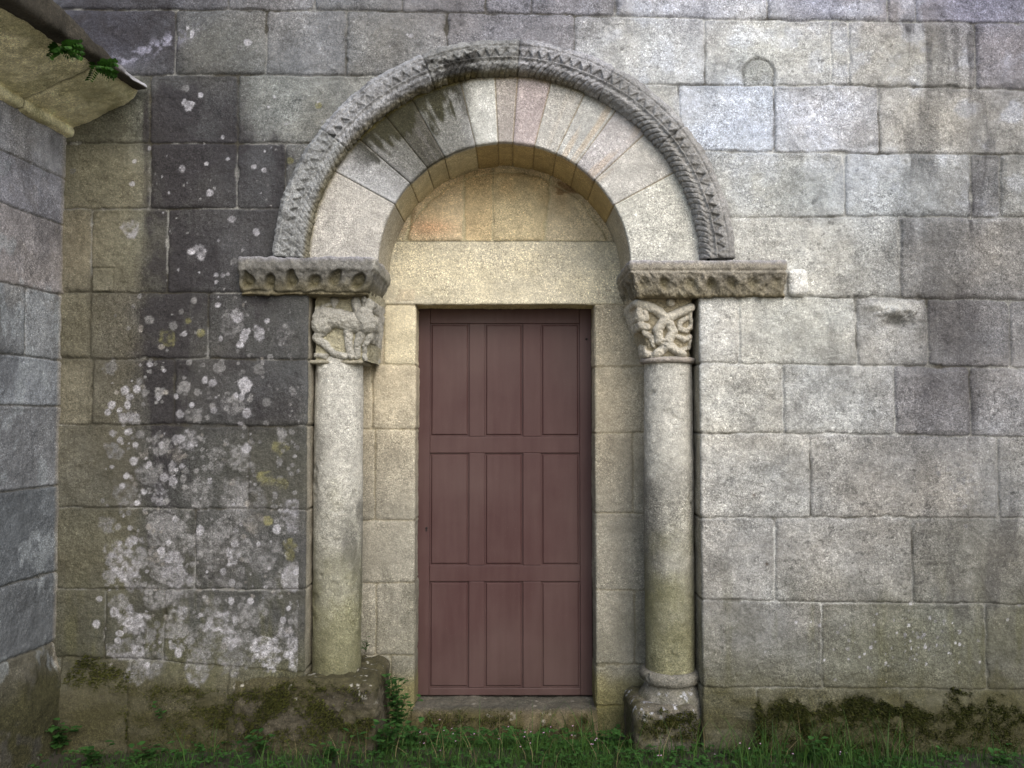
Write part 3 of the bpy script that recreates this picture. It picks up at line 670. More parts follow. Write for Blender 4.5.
# ------------------------------------------------------------------ arch ring: thirteen voussoirs
arch = empty('arch_ring', (ACX, 0, ACZ), church)
ANG = [-1, 29.5, 44, 55, 65.5, 76, 86, 92.7, 103, 118.3, 127.6, 138, 150, 181]
VC = [(190,185,174),(182,176,168),(180,173,170),(184,180,174),(182,176,168),(172,158,154),(166,156,148),(196,192,184),(170,167,165),(118,113,115),(148,145,144),(166,163,161),(176,169,160)]
rp, Np, sp_ = path2d([(1.0, 0.004), (0.0, 0.004), (0.0, YJ + 0.02)], 0.0, 0.02)
for k in range(13):
    a0, a1 = math.radians(ANG[k]), math.radians(ANG[k + 1])
    na = max(8, int((a1 - a0) * 0.8 / 0.005))
    th = np.linspace(a0, a1, na)
    wr = R_OUT[0] - R_IN[0]
    Q, Nn, ss = path2d([(wr + 0.02, 0.006), (0, 0.006), (0, YJ + 0.03)], 0.012, 0.005)
    if Nn[2, 1] > 0: Nn = -Nn
    A, B = np.meshgrid(np.arange(len(ss)), th, indexing='ij')
    q = Q[A, 0]; y = Q[A, 1]; nr = Nn[A, 0]; ny = Nn[A, 1]
    rxx = R_IN[0] + q; rzz = R_IN[1] + q * (R_OUT[1] - R_IN[1]) / wr
    dm = np.minimum(B - a0, a1 - B) * (rxx)
    s3 = ss[A]; l0 = wr + 0.02
    t = np.clip((dm - 0.0012) / 0.008, 0, 1)
    hh = -0.007 * (1 - np.sqrt(np.clip(1 - (1 - t) ** 2, 0, 1)))
    loc = np.stack([np.cos(B) * rxx, y, np.sin(B) * rzz], -1)
    off = (((k * 37) % 11) / 11 - 0.5) * 0.007
    hh = hh + off * sm(0, 0.02, dm) + fb3(loc, 12, 4, 200 + k) * 0.0035 + fb3(loc, 65, 2, 230) * 0.0013
    rr2 = rxx + nr * hh; rz2 = rzz + nr * hh
    Pv = np.stack([np.cos(B) * rr2, y + ny * hh, np.sin(B) * rz2], -1)
    base = lin(VC[k]) * np.array([0.93, 0.985, 1.03])
    n = fb3(loc, 7, 4, 240); n2 = fb3(loc, 32, 3, 250)
    cc = base[None, None] * (1 + 0.18 * n + 0.16 * n2)[..., None]
    # ochre streaks down a few stones, soot black under the hood mould at the left
    deg = np.degrees(B)
    rad = q / wr
    oc = (sm(0.1, 0.5, fb2(deg / 2.2, rad * 0.8, 3, 260)) * sm(38, 46, deg) * sm(74, 60, deg) * 0.3)[..., None]
    cc = cc * (1 - oc) + lin((190, 160, 115)) * oc
    ed = sm(98, 106, deg) * sm(150, 136, deg)
    low = 0.66 + 0.30 * fb2(deg / 1.5, rad * 1.5, 4, 261) + 0.45 * fb2(deg / 4.5, rad * 2.5, 5, 263) + 0.12 * sm(112, 106, deg)
    bk = ed * sm(low - 0.22, low + 0.05, rad + 0.10 * n2) * 0.97
    bk = np.maximum(bk, 0.45 * sm(116, 120, deg) * sm(130, 126, deg) * sm(0.0, 0.4, fb2(deg / 2, rad * 2, 4, 262) + 0.3))
    bk = bk[..., None]; cc = cc * (1 - bk) + np.array([0.014, 0.014, 0.013]) * bk
    # soffit: sheltered, ochre; bounce light and brighter left side put into the colour
    sf = sm(0.02, 0.05, y)[..., None]
    sc_ = (lin((190, 180, 150)) if k > 7 else lin((176, 156, 112))) * (0.85 + 0.3 * ((k * 53) % 7) / 7)
    if k in (0, 12): sc_ = lin((172, 166, 150))
    cc = cc * (1 - sf) + sc_ * (1 + 0.2 * n + 0.12 * n2)[..., None] * sf
    ag = (np.exp(-((y - 0.012) / 0.012) ** 2) * sm(95, 110, deg) * sm(150, 130, deg) * 0.8)[..., None]
    cc = cc * (1 - ag) + np.array([0.045, 0.043, 0.02]) * ag
    # olive line under the hood mould
    tp = (sm(0.90, 0.97, rad + 0.02 * n2) * sm(50, 70, deg) * 0.7)[..., None]; cc = cc * (1 - tp) + lin((96, 88, 45)) * tp
    jd = (1 - sm(0.0008, 0.004, dm)) * 0.7
    jc = lin((70, 64, 50)) if 8 <= k <= 12 else lin((150, 138, 112))
    cc = cc * (1 - jd[..., None]) + jc * jd[..., None]
    vo = grid('voussoir', Pv, M_fine, arch, np.clip(cc, .01, .85))
    if k == 9: tag(vo, 'dark weathered arch stone')
    if k == 7: tag(vo, 'palest arch stone, right of the sooty ones')

# ------------------------------------------------------------------ hood mould: six stones with sawtooth and cable roll
hood = empty('hood_mould', (ACX, 0, ACZ), church)
HA = [1.5, 38, 61, 86, 111, 143, 178.2]
HC = [(138,134,130),(142,139,137),(146,143,144),(128,126,123),(144,142,142),(136,135,133)]
wh = H_OUT[0] - H_IN[0]
for k in range(6):
    a0, a1 = math.radians(HA[k]), math.radians(HA[k + 1])
    th = np.linspace(a0, a1, int((a1 - a0) * 1.05 / 0.0032))
    # profile: starts on the wall outside, rises, flat fillet, cavetto, cable roll, back to ring
    pts = [(wh + 0.004, 0.012), (wh, -0.055), (wh - 0.03, -0.082), (0.064, -0.080), (0.053, -0.066), (0.034, -0.076), (0.012, -0.058), (-0.004, -0.025), (0.0, 0.03)]
    Q, Nn, ss = path2d(pts, 0.012, 0.0032)
    if np.mean(Nn[:, 1]) > 0: Nn = -Nn
    A, B = np.meshgrid(np.arange(len(ss)), th, indexing='ij')
    q = Q[A, 0]; y = Q[A, 1]; nr = Nn[A, 0]; ny = Nn[A, 1]
    R = H_IN[0] + q
    s3 = B * 1.05
    dm = np.minimum(B - a0, a1 - B) * R
    loc = np.stack([np.cos(B) * R, y, np.sin(B) * R], -1)
    wob = 1 + 0.25 * fb2(s3 * 6, q * 3, 2, 300 + k)
    hh = -0.006 * (1 - sm(0.0, 0.010, dm)) + fb3(loc, 14, 4, 310) * 0.010 + fb3(loc, 60, 3, 311) * 0.0065
    # sawtooth: triangular nicks, apex pointing outwards
    per = 0.052; ph = ((s3 + 0.010 * fb2(s3 * 9, q * 2, 2, 307)) / per) % 1.0; tri = np.abs(ph - 0.5) * 2
    lo, hi = 0.068, 0.106
    v = (q - lo) / (hi - lo)
    nick = np.clip((v < 1) & (v > 0), 0, 1) * sm(-0.05, 0.18, (1 - tri) - v * 0.95)
    worn = np.clip(0.75 + 0.9 * fb2(s3 * 7, q * 8, 3, 305 + k), 0.15, 1.15)
    hh -= 0.012 * nick * (q > lo) * worn
    # second smaller row of beads on the outer fillet
    hh -= 0.004 * np.exp(-((q - 0.122) / 0.004) ** 2)
    # cable roll: oblique grooves
    cab = (q > -0.006) & (q < 0.058)
    gr = np.abs(((s3 + q * 0.9 + 0.006 * fb2(s3 * 14, q * 10, 3, 306)) / 0.031) % 1.0 - 0.5) * 2
    hh -= 0.0062 * np.where(cab, sm(0.55, 1.0, gr), 0) * sm(0.060, 0.048, q) * worn
    Rn = R + nr * hh
    kz = (H_IN[1] / H_IN[0])
    Pv = np.stack([np.cos(B) * Rn, y + ny * hh, np.sin(B) * Rn * kz], -1)
    n = fb3(loc, 8, 4, 320); n2 = fb3(loc, 40, 3, 321)
    cc = (lin(HC[k]) * np.array([0.95, 1.0, 1.04]))[None, None] * (1 + 0.32 * n + 0.30 * n2)[..., None]
    deg = np.degrees(B)
    bk = sm(95, 99, deg) * sm(116, 110, deg) * sm(0.0, 0.2, fb2(deg / 3, q * 30, 4, 330) + 0.30) * sm(0.14, 0.10, q)
    bk = np.maximum(bk, 0.6 * sm(0.25, 0.5, fb2(deg / 2.5, q * 25, 4, 331)) * sm(60, 80, deg))
    bk = (bk * 0.88)[..., None]; cc = cc * (1 - bk) + np.array([0.025, 0.024, 0.022]) * bk
    yl = (sm(0.02, -0.002, q) * sm(50, 80, deg) * 0.6)[..., None]; cc = cc * (1 - yl) + lin((98, 88, 45)) * yl
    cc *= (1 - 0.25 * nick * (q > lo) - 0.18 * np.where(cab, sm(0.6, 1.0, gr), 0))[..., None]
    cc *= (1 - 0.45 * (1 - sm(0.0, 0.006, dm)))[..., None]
    grid('carved_stone', Pv, M_carve, hood, np.clip(cc, .01, .8))

# ------------------------------------------------------------------ imposts
def impost(side, xo, xi, zt, zb, P0=0.085):
    """L-shaped moulded slab: along the wall face, round the corner and back to the inner face"""
    H = zt - zb
    prof = [(-0.30, zt), (P0 - 0.004, zt), (P0, zt - 0.010), (P0, zt - H * 0.34), (P0 - 0.012, zt - H * 0.42), (P0 - 0.035, zt - H * 0.75), (P0 - 0.055, zb), (-0.30, zb)]
    Q, Nn, ss = path2d(prof, 0.01, 0.0035)
    # plan contour parameter
    plan = []
    sx = 1 if side < 0 else -1
    L = abs(xi - xo)
    segs = [(0.0, 0), (0.06, 0.0), (0.06 + L, 0), (0.06 + L + 0.46, 0)]
    tt = np.arange(0, segs[-1][0], 0.0035)
    A, B = np.meshgrid(np.arange(len(ss)), tt, indexing='ij')
    p = Q[A, 0]; z = Q[A, 1]
    def contour(t, p):
        rc = 0.022
        xin = xi + sx * (p - P0)             # inner end follows the profile
        x_end = np.full_like(p, xo)
        yf = -p
        # stage 1 from the wall outwards, 2 along the front, 3 back along the reveal
        x = np.where(t < 0.06, x_end, np.where(t < 0.06 + L, x_end + (xin - x_end) * (t - 0.06) / L, xin))
        y = np.where(t < 0.06, 0.03 + (yf - 0.03) * t / 0.06, np.where(t < 0.06 + L, yf, yf + (YJ + 0.03 - yf) * (t - 0.06 - L) / 0.46))
        return x, y
    x, y = contour(B, p)
    # soften both plan corners
    for tc in (0.06, 0.06 + L):
        m = np.abs(B - tc) < 0.022
        x0, y0 = contour(np.full_like(B, tc - 0.022), p); x1, y1 = contour(np.full_like(B, tc + 0.022), p); xc, yc = contour(np.full_like(B, tc), p)
        w_ = np.clip((B - tc + 0.022) / 0.044, 0, 1)
        xx = (1 - w_) ** 2 * x0 + 2 * w_ * (1 - w_) * xc + w_ * w_ * x1; yy = (1 - w_) ** 2 * y0 + 2 * w_ * (1 - w_) * yc + w_ * w_ * y1
        x = np.where(m, xx, x); y = np.where(m, yy, y)
    P_ = np.stack([x, y, z], -1)
    Nm = grid_normals(P_)
    # make outward: away from the slab's inside point
    cen = np.array([(xo + xi) / 2, 0.12, (zt + zb) / 2])
    if np.mean(np.sum(Nm * (P_ - cen), -1)) < 0: Nm = -Nm
    v = (zt - z) / H                         # 0 top .. 1 bottom
    exposed = sm(-0.02, 0.02, p)
    hh = fb3(P_, 13, 4, 400 + side) * 0.006 + fb3(P_, 55, 3, 410 + side) * 0.003
    front = (B > 0.06) & (B < 0.06 + L)
    if side < 0:
        n = 6; ph = ((B - 0.06) / L * n + 0.08) % 1.0
        ki = np.floor((B - 0.06) / L * n + 0.08); wv = 0.16 * np.sin(ki * 2.7) ; dd = np.hypot((ph - 0.50 - 0.3 * wv) * L / n / (0.035 + 0.006 * np.sin(ki * 5)), (v - 0.64 - 0.2 * wv) * H / 0.040) + 0.35 * fb2(B * 22, v * 3, 3, 433)
        hol = np.where(front, sm(1.15, 0.55, dd), 0)
        ball = np.where(front, np.sqrt(np.clip(1 - (np.hypot((ph - 0.50) * L / n, (v - 0.70) * H) / 0.016) ** 2, 0, 1)), 0)
        hh += -0.030 * hol + 0.012 * ball * (0.6 + 0.5 * np.sin(ki * 3.3)) + 0.006 * fb2(B * 30, v * 4, 3, 434)
        hh -= 0.008 * np.exp(-((v - 0.94 - 0.05 * fb2(B * 14, v * 0, 2, 435)) / 0.04) ** 2)
    else:
        n = 7; ph = ((B - 0.06) / L * n + 0.25 * fb2(B * 6, v * 2, 2, 436)) % 1.0
        dd = np.hypot((ph - 0.5) * L / n / 0.034, (v - 0.66) * H / 0.034)
        hol = np.where(front | (B > 0.06), sm(1.2, 0.3, dd), 0) * np.clip(0.75 + 0.9 * fb2(B * 9, v, 3, 430), 0.1, 1.2)
        hh += -0.019 * hol + 0.013 * fb2(B * 32, v * 4, 4, 431) * sm(0.3, 0.45, v)
        hh -= 0.007 * np.exp(-((v - 0.30) / 0.05) ** 2)
    # inner return carved too
    ret = B > 0.06 + L + 0.02
    ph2 = ((B - L) / 0.07) % 1.0
    hh -= np.where(ret, 0.014 * sm(0.4, 0.1, np.abs(ph2 - 0.5)) * sm(0.3, 0.6, v), 0)
    P2 = P_ + Nm * (hh * exposed)[..., None]
    nn = fb3(P_, 9, 4, 440); n2 = fb3(P_, 45, 3, 441)
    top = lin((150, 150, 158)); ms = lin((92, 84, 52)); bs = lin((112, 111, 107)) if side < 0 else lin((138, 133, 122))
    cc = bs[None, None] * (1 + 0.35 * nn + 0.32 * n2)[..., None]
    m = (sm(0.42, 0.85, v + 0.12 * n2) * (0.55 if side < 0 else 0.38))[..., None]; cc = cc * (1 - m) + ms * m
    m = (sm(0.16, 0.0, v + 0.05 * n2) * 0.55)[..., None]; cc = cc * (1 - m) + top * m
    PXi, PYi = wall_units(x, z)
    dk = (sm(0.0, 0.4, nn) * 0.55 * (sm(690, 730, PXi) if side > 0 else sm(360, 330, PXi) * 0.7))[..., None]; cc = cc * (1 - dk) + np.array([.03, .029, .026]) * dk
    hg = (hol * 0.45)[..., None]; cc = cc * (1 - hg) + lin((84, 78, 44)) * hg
    if side < 0:
        li = (sm(372, 384, PXi + 4 * nn) * 0.6)[..., None]; cc = cc * (1 - li) + lin((182, 180, 170)) * li
    yb = (sm(0.9, 1.0, v) * 0.35 * sm(0.08, 0.0, p))[..., None]; cc = cc * (1 - yb) + lin((128, 116, 82)) * yb
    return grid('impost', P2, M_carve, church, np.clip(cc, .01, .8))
YI = -0.06
il = impost(-1, X(238, 278, YI), X(376.5, 278, YI), Z(257.5, YI), Z(294, YI))
ir = impost(1, X(787, 278, YI), X(628, 278, YI), Z(261, YI), Z(295.5, YI))
tag(il, 'left impost with six round hollows'); tag(ir, 'right impost with eroded relief')
# pale mortar lump beside the right impost, let into the wall
def rough_block(name, cx, cy, cz, sx, sy, sz, r, mat, parent, colf, amp=0.006, n=40, seed=1, sc_=12):
    Vs = []; Fs = []; base = 0
    for ax in range(3):
        for sg in (-1, 1):
            a = np.linspace(-1, 1, n)
            A, B = np.meshgrid(a, a, indexing='ij')
            p = np.zeros((n, n, 3)); o = [i for i in range(3) if i != ax]
            p[..., o[0]] = A; p[..., o[1]] = B; p[..., ax] = sg
            Vs.append(p.reshape(-1, 3))
            idx = np.arange(n * n).reshape(n, n) + base; base += n * n
            f = np.stack([idx[:-1, :-1], idx[1:, :-1], idx[1:, 1:], idx[:-1, 1:]], -1).reshape(-1, 4)
            Fs.append(f)
    Vv = np.concatenate(Vs) * np.array([sx, sy, sz]) / 2
    inner = np.array([sx, sy, sz]) / 2 - r
    cl_ = np.clip(Vv, -inner, inner); dd = Vv - cl_; ln = np.linalg.norm(dd, axis=1, keepdims=True) + 1e-9
    nrm = dd / ln
    Vv = cl_ + nrm * r
    Pw = Vv + np.array([cx, cy, cz])
    Vv = Pw + nrm * (fb3(Pw, sc_, 4, seed) * amp + fb3(Pw, sc_ * 5, 3, seed + 4) * amp * 0.35)[:, None]
    return mesh_np(name, Vv, np.concatenate(Fs), mat, parent, np.clip(colf(Pw), .008, .8))
def pale(Pw): return lin((200, 200, 196))[None] * (1 + 0.3 * fb3(Pw, 25, 4, 9))[:, None]
rough_block('mortar_patch', X(798, 282, -.01), -0.002, Z(283), 0.095, 0.07, 0.135, 0.03, M_carve, church, pale, 0.008, 30, 3, 20)

# ------------------------------------------------------------------ capitals (carved relief)
def seg_d(px, py, a, b):
    ax, ay, ra = a; bx, by, rb = b
    vx, vy = bx - ax, by - ay; L2 = vx * vx + vy * vy + 1e-9
    t = np.clip(((px - ax) * vx + (py - ay) * vy) / L2, 0, 1)
    return np.hypot(px - ax - t * vx, py - ay - t * vy), ra + (rb - ra) * t
def relief(px, py, strokes):
    H = np.zeros_like(px)
    for st in strokes:
        lift = st[0]; pts = st[1:]
        hs = np.zeros_like(px)
        if len(pts) == 1: pts = (pts[0], pts[0])
        for a, b in zip(pts[:-1], pts[1:]):
            d_, r_ = seg_d(px, py, a, b)
            hs = np.maximum(hs, np.sqrt(np.clip(1 - (d_ / r_) ** 2, 0, 1)) ** 0.8 * (0.35 + 0.65 * np.minimum(r_ / 8.0, 1)))
        H = np.maximum(H, hs * lift)
    return H
def crop(ox, oy, k, pts, lift=1.0): return (lift,) + tuple((ox + a / k, oy + b / k, r / k) for a, b, r in pts)
LION = [crop(220, 230, 5.12, p, l) for l, p in [
    (1.0, [(525, 455, 62), (600, 450, 50), (700, 480, 50), (760, 470, 50)]),       # body
    (1.1, [(520, 480, 58)]),                                                       # haunch
    (0.8, [(520, 520, 28), (480, 550, 22), (540, 590, 22), (580, 635, 18), (640, 645, 18)]),
    (0.6, [(475, 640, 14), (540, 645, 15)]),
    (0.8, [(655, 520, 26), (660, 600, 20), (668, 645, 20)]),
    (0.8, [(720, 530, 28), (700, 590, 20), (700, 645, 18)]),
    (0.75, [(780, 520, 26), (740, 600, 18), (745, 655, 20)]),
    (1.15, [(735, 440, 52), (750, 490, 45)]),                                      # chest and mane
    (1.0, [(695, 365, 26), (705, 420, 26)]), (1.0, [(765, 375, 28), (755, 430, 26)]), (0.8, [(735, 350, 14), (740, 400, 12)]),
    (0.8, [(585, 362, 24), (583, 385, 14)]),                                       # tail knob
    (0.5, [(470, 440, 12), (490, 400, 12), (560, 380, 12)]),
]]
KNOT = [crop(600, 240, 5.12, p, l) for l, p in [
    (1.0, [(185, 325, 24), (240, 335, 26), (300, 365, 26), (345, 410, 26), (375, 470, 26), (340, 540, 26), (290, 585, 24)]),
    (1.1, [(470, 345, 24), (400, 375, 25), (330, 410, 26), (295, 460, 25), (305, 515, 25), (360, 545, 25), (430, 588, 24)]),
    (0.8, [(200, 340, 24), (195, 400, 24), (240, 400, 16), (230, 345, 14)]),
    (0.8, [(205, 440, 28), (240, 445, 22)]), (0.7, [(225, 470, 16), (265, 500, 16), (275, 540, 12)]),
    (0.8, [(165, 350, 14), (172, 440, 14), (190, 530, 18), (230, 580, 20), (280, 592, 18)]),
    (0.7, [(445, 400, 15), (412, 420, 15), (412, 455, 15), (450, 465, 15), (475, 440, 13)]),
    (0.7, [(395, 490, 14), (440, 510, 16), (485, 495, 14), (480, 540, 12)]), (0.6, [(465, 350, 22), (470, 400, 15), (485, 450, 12)]),
    (0.9, [(366, 318, 24)]), (0.6, [(420, 560, 12), (480, 550, 12)]),
]]
def capital(side, name, pxs, pys, strokes, cx, rad, cy, parent):
    """bell that passes from a square block under the impost to the round shaft"""
    x0, x1 = X(pxs[0], 330, 0.04), X(pxs[1], 330, 0.04); zt, zb = Z(pys[0], 0.04), Z(pys[1], 0.04)
    if side < 0: pts = [(x0, 0.34), (x0, 0.035), (x1, 0.035), (x1, 0.42)]
    else: pts = [(x1, 0.34), (x1, 0.035), (x0, 0.035), (x0, 0.42)]
    Q, Nn, ss = path2d(pts, 0.03, 0.0025)
    zz = np.arange(zb, zt + 0.02, 0.0025)
    A, B = np.meshgrid(np.arange(len(ss)), zz, indexing='ij')
    x = Q[A, 0]; y = Q[A, 1]
    ang = np.arctan2(y - cy, x - cx)
    rx = cx + np.cos(ang) * (rad + 0.004); ry = cy + np.sin(ang) * (rad + 0.004)
    f = np.clip((zt - B) / (zt - zb), 0, 1)
    f = (0.05 + 0.30 * f if side < 0 else 0.08 + 0.72 * f) * sm(-0.3, 1.0, f)
    if side < 0: f = f * 0.6
    x = x * (1 - f) + rx * f; y = y * (1 - f) + ry * f
    P_ = np.stack([x, y, B], -1)
    Nm = grid_normals(P_); cen = np.array([cx, cy, (zt + zb) / 2])
    if np.mean(np.sum(Nm * (P_ - cen), -1)) < 0: Nm = -Nm
    # carving is laid out on the front face as seen square-on at its own plane
    k = CD / (CD + 0.04)
    px, py = wall_units(x * k, CH + (B - CH) * k)
    wxy = fb2(px / 6, py / 6, 3, 500) * 0.7
    H = relief(px + wxy, py - wxy, strokes)
    frontness = sm(0.30, 0.12, y)
    hh = (H * 0.040 - 0.020) * frontness + fb3(P_, 26, 4, 510) * 0.009 + fb3(P_, 90, 3, 511) * 0.004 - 0.010 * sm(0.25, 0.5, fb3(P_, 20, 3, 512))
    P2 = P_ + Nm * hh[..., None]
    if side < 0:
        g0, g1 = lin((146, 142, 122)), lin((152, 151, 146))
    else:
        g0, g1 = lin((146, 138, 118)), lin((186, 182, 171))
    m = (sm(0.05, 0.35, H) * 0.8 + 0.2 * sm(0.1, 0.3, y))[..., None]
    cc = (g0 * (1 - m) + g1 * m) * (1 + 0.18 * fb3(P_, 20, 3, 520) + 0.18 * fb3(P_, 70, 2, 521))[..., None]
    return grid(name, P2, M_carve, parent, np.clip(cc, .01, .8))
def lathe(name, prof, cx, cy, mat, parent, colf, amp=0.003, seg=120, seed=2, step=0.006, squash=1.0):
    Q, Nn, ss = path2d(prof, 0.008, step)
    th = np.linspace(0, 2 * math.pi, seg, endpoint=False)
    A, B = np.meshgrid(th, np.arange(len(ss)), indexing='ij')
    r = Q[B, 0]; z = Q[B, 1]
    loc = np.stack([np.cos(A) * r + cx, np.sin(A) * r + cy, z], -1)
    n = fb3(loc, 7, 4, seed) * amp * 1.3 + fb3(loc, 40, 3, seed + 9) * amp * 0.6 - amp * 1.6 * sm(0.32, 0.5, fb3(loc, 14, 3, seed + 20))
    r2 = r + n
    P_ = np.stack([np.cos(A) * r2 + cx, np.sin(A) * r2 * squash + cy, z], -1)
    return grid(name, P_, mat, parent, np.clip(colf(loc), .01, .8), wrap=True)
CY = 0.165
def shaft_col(side):
    def f(P_):
        x, z = P_[..., 0], P_[..., 2]
        PXc, PYc = wall_units(x, z)
        k = sm(400, 640, PYc)[..., None]
        c = lin((178, 177, 170)) * (1 - k) + lin((136, 135, 124)) * k
        c = c * (1 + 0.15 * fb3(P_, 6, 4, 600) + 0.25 * fb3(P_, 55, 2, 601))[..., None]
        dk = sm(0.0, 0.45, fb3(P_ * np.array([1, 1, 0.35]), 9, 4, 602 + side) + 0.25 * sm(380, 520, PYc) - 0.12) * sm(370, 520, PYc)
        if side > 0: dk = np.maximum(dk * 0.6, 0.95 * sm(676, 658, PXc + 14 * fb3(P_, 14, 4, 605)) * sm(445, 490, PYc + 40 * fb3(P_, 6, 3, 606)) * sm(640, 590, PYc))
        dk = (dk * 0.62)[..., None]
        c = c * (1 - dk) + lin((72, 71, 68)) * dk
        g = (sm(500, 650, PYc + 90 * fb3(P_, 8, 4, 603)) * 0.62)[..., None]
        c = c * (1 - g) + lin((104, 103, 66)) * g
        return c
    return f
for side in (-1, 1):
    colm = empty('column', (0, 0, 0), church)
    if side < 0:
        pc, t_, b_, rp_ = 337, 362, 679, 24.0
    else:
        pc, t_, b_, rp_ = 670, 362, 676, 24.3
    cx = X(pc, 500, CY - 0.03); s_ = (CD + CY) / F; rad = rp_ * s_
    zt, zb = Z(t_, CY), Z(b_, CY - 0.1)
    colm.location = (cx, CY, zb)
    inv = -np.array([cx, CY, zb])
    sh = lathe('shaft', [(rad * 0.97, zt + 0.02), (rad, zt - 0.3), (rad * 1.01, (zt + zb) / 2), (rad * 0.985, zb)], cx, CY, M_fine, None, shaft_col(side), 0.0035, 150, 610 + side)
    sh.parent = colm; sh.location = inv
    if side < 0:
        cp = capital(-1, 'capital', (310, 373.5), (294, 361), LION, cx, rad, CY, None)
        ab = rough_block('neck_ring', cx + 0.004, CY + 0.012, Z(361.5, 0.05), 0.275, 0.25, 0.018, 0.010, M_carve, None, lambda q: lin((140, 136, 122))[None] * (1 + 0.3 * fb3(q, 30, 3, 5))[:, None], 0.003, 40, 9)
        tag(cp, 'capital carved with a striding four-legged beast')
        tag(colm, 'left column, its shaft resting straight on the plinth stone')
        kids = [cp, ab]
    else:
        cp = capital(1, 'capital', (633.5, 697), (296, 357), KNOT, cx, rad, CY, None)
        tr = []
        z0 = Z(359.8, 0.05)
        ringp = [(rad * 0.9, z0 + 0.016)] + [(rad + 0.002 + 0.018 * math.cos(a), z0 + 0.015 * math.sin(a)) for a in np.linspace(math.pi / 2, -math.pi / 2, 9)] + [(rad * 0.9, z0 - 0.016)]
        rg = lathe('neck_ring', ringp, cx, CY, M_carve, None, lambda q: lin((150, 144, 137)) * (1 + 0.2 * fb3(q, 30, 3, 5))[..., None], 0.003, 120, 77, 0.004)
        tag(cp, 'capital carved with two knotted serpents')
        tag(colm, 'right column with knotwork capital and worn round base')
        # worn base: torus, hollow, spreading foot
        za, zb2 = Z(676, 0.03), Z(689, 0.03); zc = Z(716, 0.0)
        tm = (za + zb2) / 2; hr = (za - zb2) / 2
        bp_ = [(rad * 0.9, za + 0.004)] + [(rad + 0.006 + 0.022 * math.cos(a), tm + hr * math.sin(a)) for a in np.linspace(math.pi / 2, -math.pi / 2, 9)] + [(rad + 0.002, zb2 - 0.012), (rad + 0.012, zb2 - 0.035), (rad + 0.036, zb2 - 0.07), (rad + 0.046, zc), (rad + 0.04, zc - 0.1)]
        def bcol(q):
            c = lin((108, 106, 98)) * (1 + 0.28 * fb3(q, 12, 4, 31) + 0.25 * fb3(q, 50, 2, 32))[..., None]
            m = (sm(-0.1, 0.4, fb3(q, 14, 3, 33)) * sm(za, zc, q[..., 2]) * 0.7)[..., None]
            c = c * (1 - m) + np.array([0.06, 0.06, 0.03]) * m
            l = (0.5 * sm(0.28, 0.42, fb3(q, 40, 4, 34)) * sm(zb2, zb2 - .03, q[..., 2]))[..., None]
            return c * (1 - l) + lin((176, 180, 190)) * l
        bs_ = lathe('base', bp_, cx, CY, M_carve, None, bcol, 0.007, 140, 88, 0.004)
        def pcol(q):
            c = lin((92, 88, 78))[None] * (1 + 0.3 * fb3(q, 10, 4, 35) + 0.25 * fb3(q, 50, 2, 36))[:, None]
            m = np.clip(sm(-0.25, 0.15, fb3(q, 9, 4, 37)) * 0.85, 0, 1)[:, None]
            c = c * (1 - m) + np.array([0.05, 0.048, 0.022]) * m
            l = 0.55 * sm(0.26, 0.38, fb3(q, 42, 4, 38))[:, None] * sm(Z(722), Z(705), q[:, 2])[:, None]
            return c * (1 - l) + lin((170, 174, 184)) * l
        pb = rough_block('plinth_stone', X(666, 725, -0.02), 0.14, (Z(706) - 0.12) / 2, 0.315, 0.36, Z(704) + 0.12, 0.05, M_carve, None, pcol, 0.014, 70, 41, 9)
        kids = [cp, rg, bs_, pb]
    for o in kids: o.parent = colm; o.location = inv

# left plinth stone below the left column
def plc(q):
    c = lin((70, 66, 55))[None] * (1 + 0.3 * fb3(q, 8, 4, 45) + 0.22 * fb3(q, 50, 2, 46))[:, None]
    m = np.clip(sm(-0.25, 0.25, fb3(q, 8, 4, 47) + 0.5 * sm(Z(700), Z(680), q[:, 2]) - 0.15) * 0.8, 0, 1)[:, None]
    c = c * (1 - m) + np.array([0.048, 0.044, 0.02]) * m
    l = sm(0.42, 0.52, fb3(q, 34, 3, 48))[:, None] * sm(Z(710), Z(690), q[:, 2])[:, None] * 0.7
    return c * (1 - l) + lin((160, 158, 150)) * l
x0, x1 = X(228, 710, -.05), X(377, 710, -.05)
bl = rough_block('footing_stone', (x0 + x1) / 2, 0.178, (Z(679, -.03) - 0.12) / 2, x1 - x0, 0.45, Z(679, -.03) + 0.12, 0.045, M_carve, church, plc, 0.026, 110, 43, 8)
tag(bl, 'mossy footing stone under the left column')

# threshold
xt0, xt1 = X(412, 710, .35), X(598, 710, .35)
Q, Nn, ss = path2d([(0.30, -0.2), (0.315, 0.03), (0.37, 0.065), (0.72, 0.060)], 0.03, 0.005)
xs = np.arange(xt0, xt1, 0.005); A, B = np.meshgrid(np.arange(len(ss)), xs, indexing='ij')
y = Q[A, 0]; z = Q[A, 1]; Pq = np.stack([B, y, z], -1)
sag = -0.012 * np.exp(-((B - ACX) / 0.25) ** 2)
hh = fb3(Pq, 9, 4, 700) * 0.014 + fb3(Pq, 45, 3, 701) * 0.004
Nx = grid_normals(Pq)
if np.mean(Nx[..., 1]) > 0: Nx = -Nx
P2 = Pq + Nx * hh[..., None]; P2[..., 2] += sag * sm(0.2, 0.32, z)
cc = lin((92, 84, 64))[None, None] * (1 + 0.3 * fb3(Pq, 10, 4, 702) + 0.22 * fb3(Pq, 50, 2, 703))[..., None]
m = (np.clip(sm(-0.3, 0.3, fb3(Pq, 11, 4, 704)), 0, 1) * 0.85)[..., None]; cc = cc * (1 - m) + np.array([0.050, 0.044, 0.016]) * m
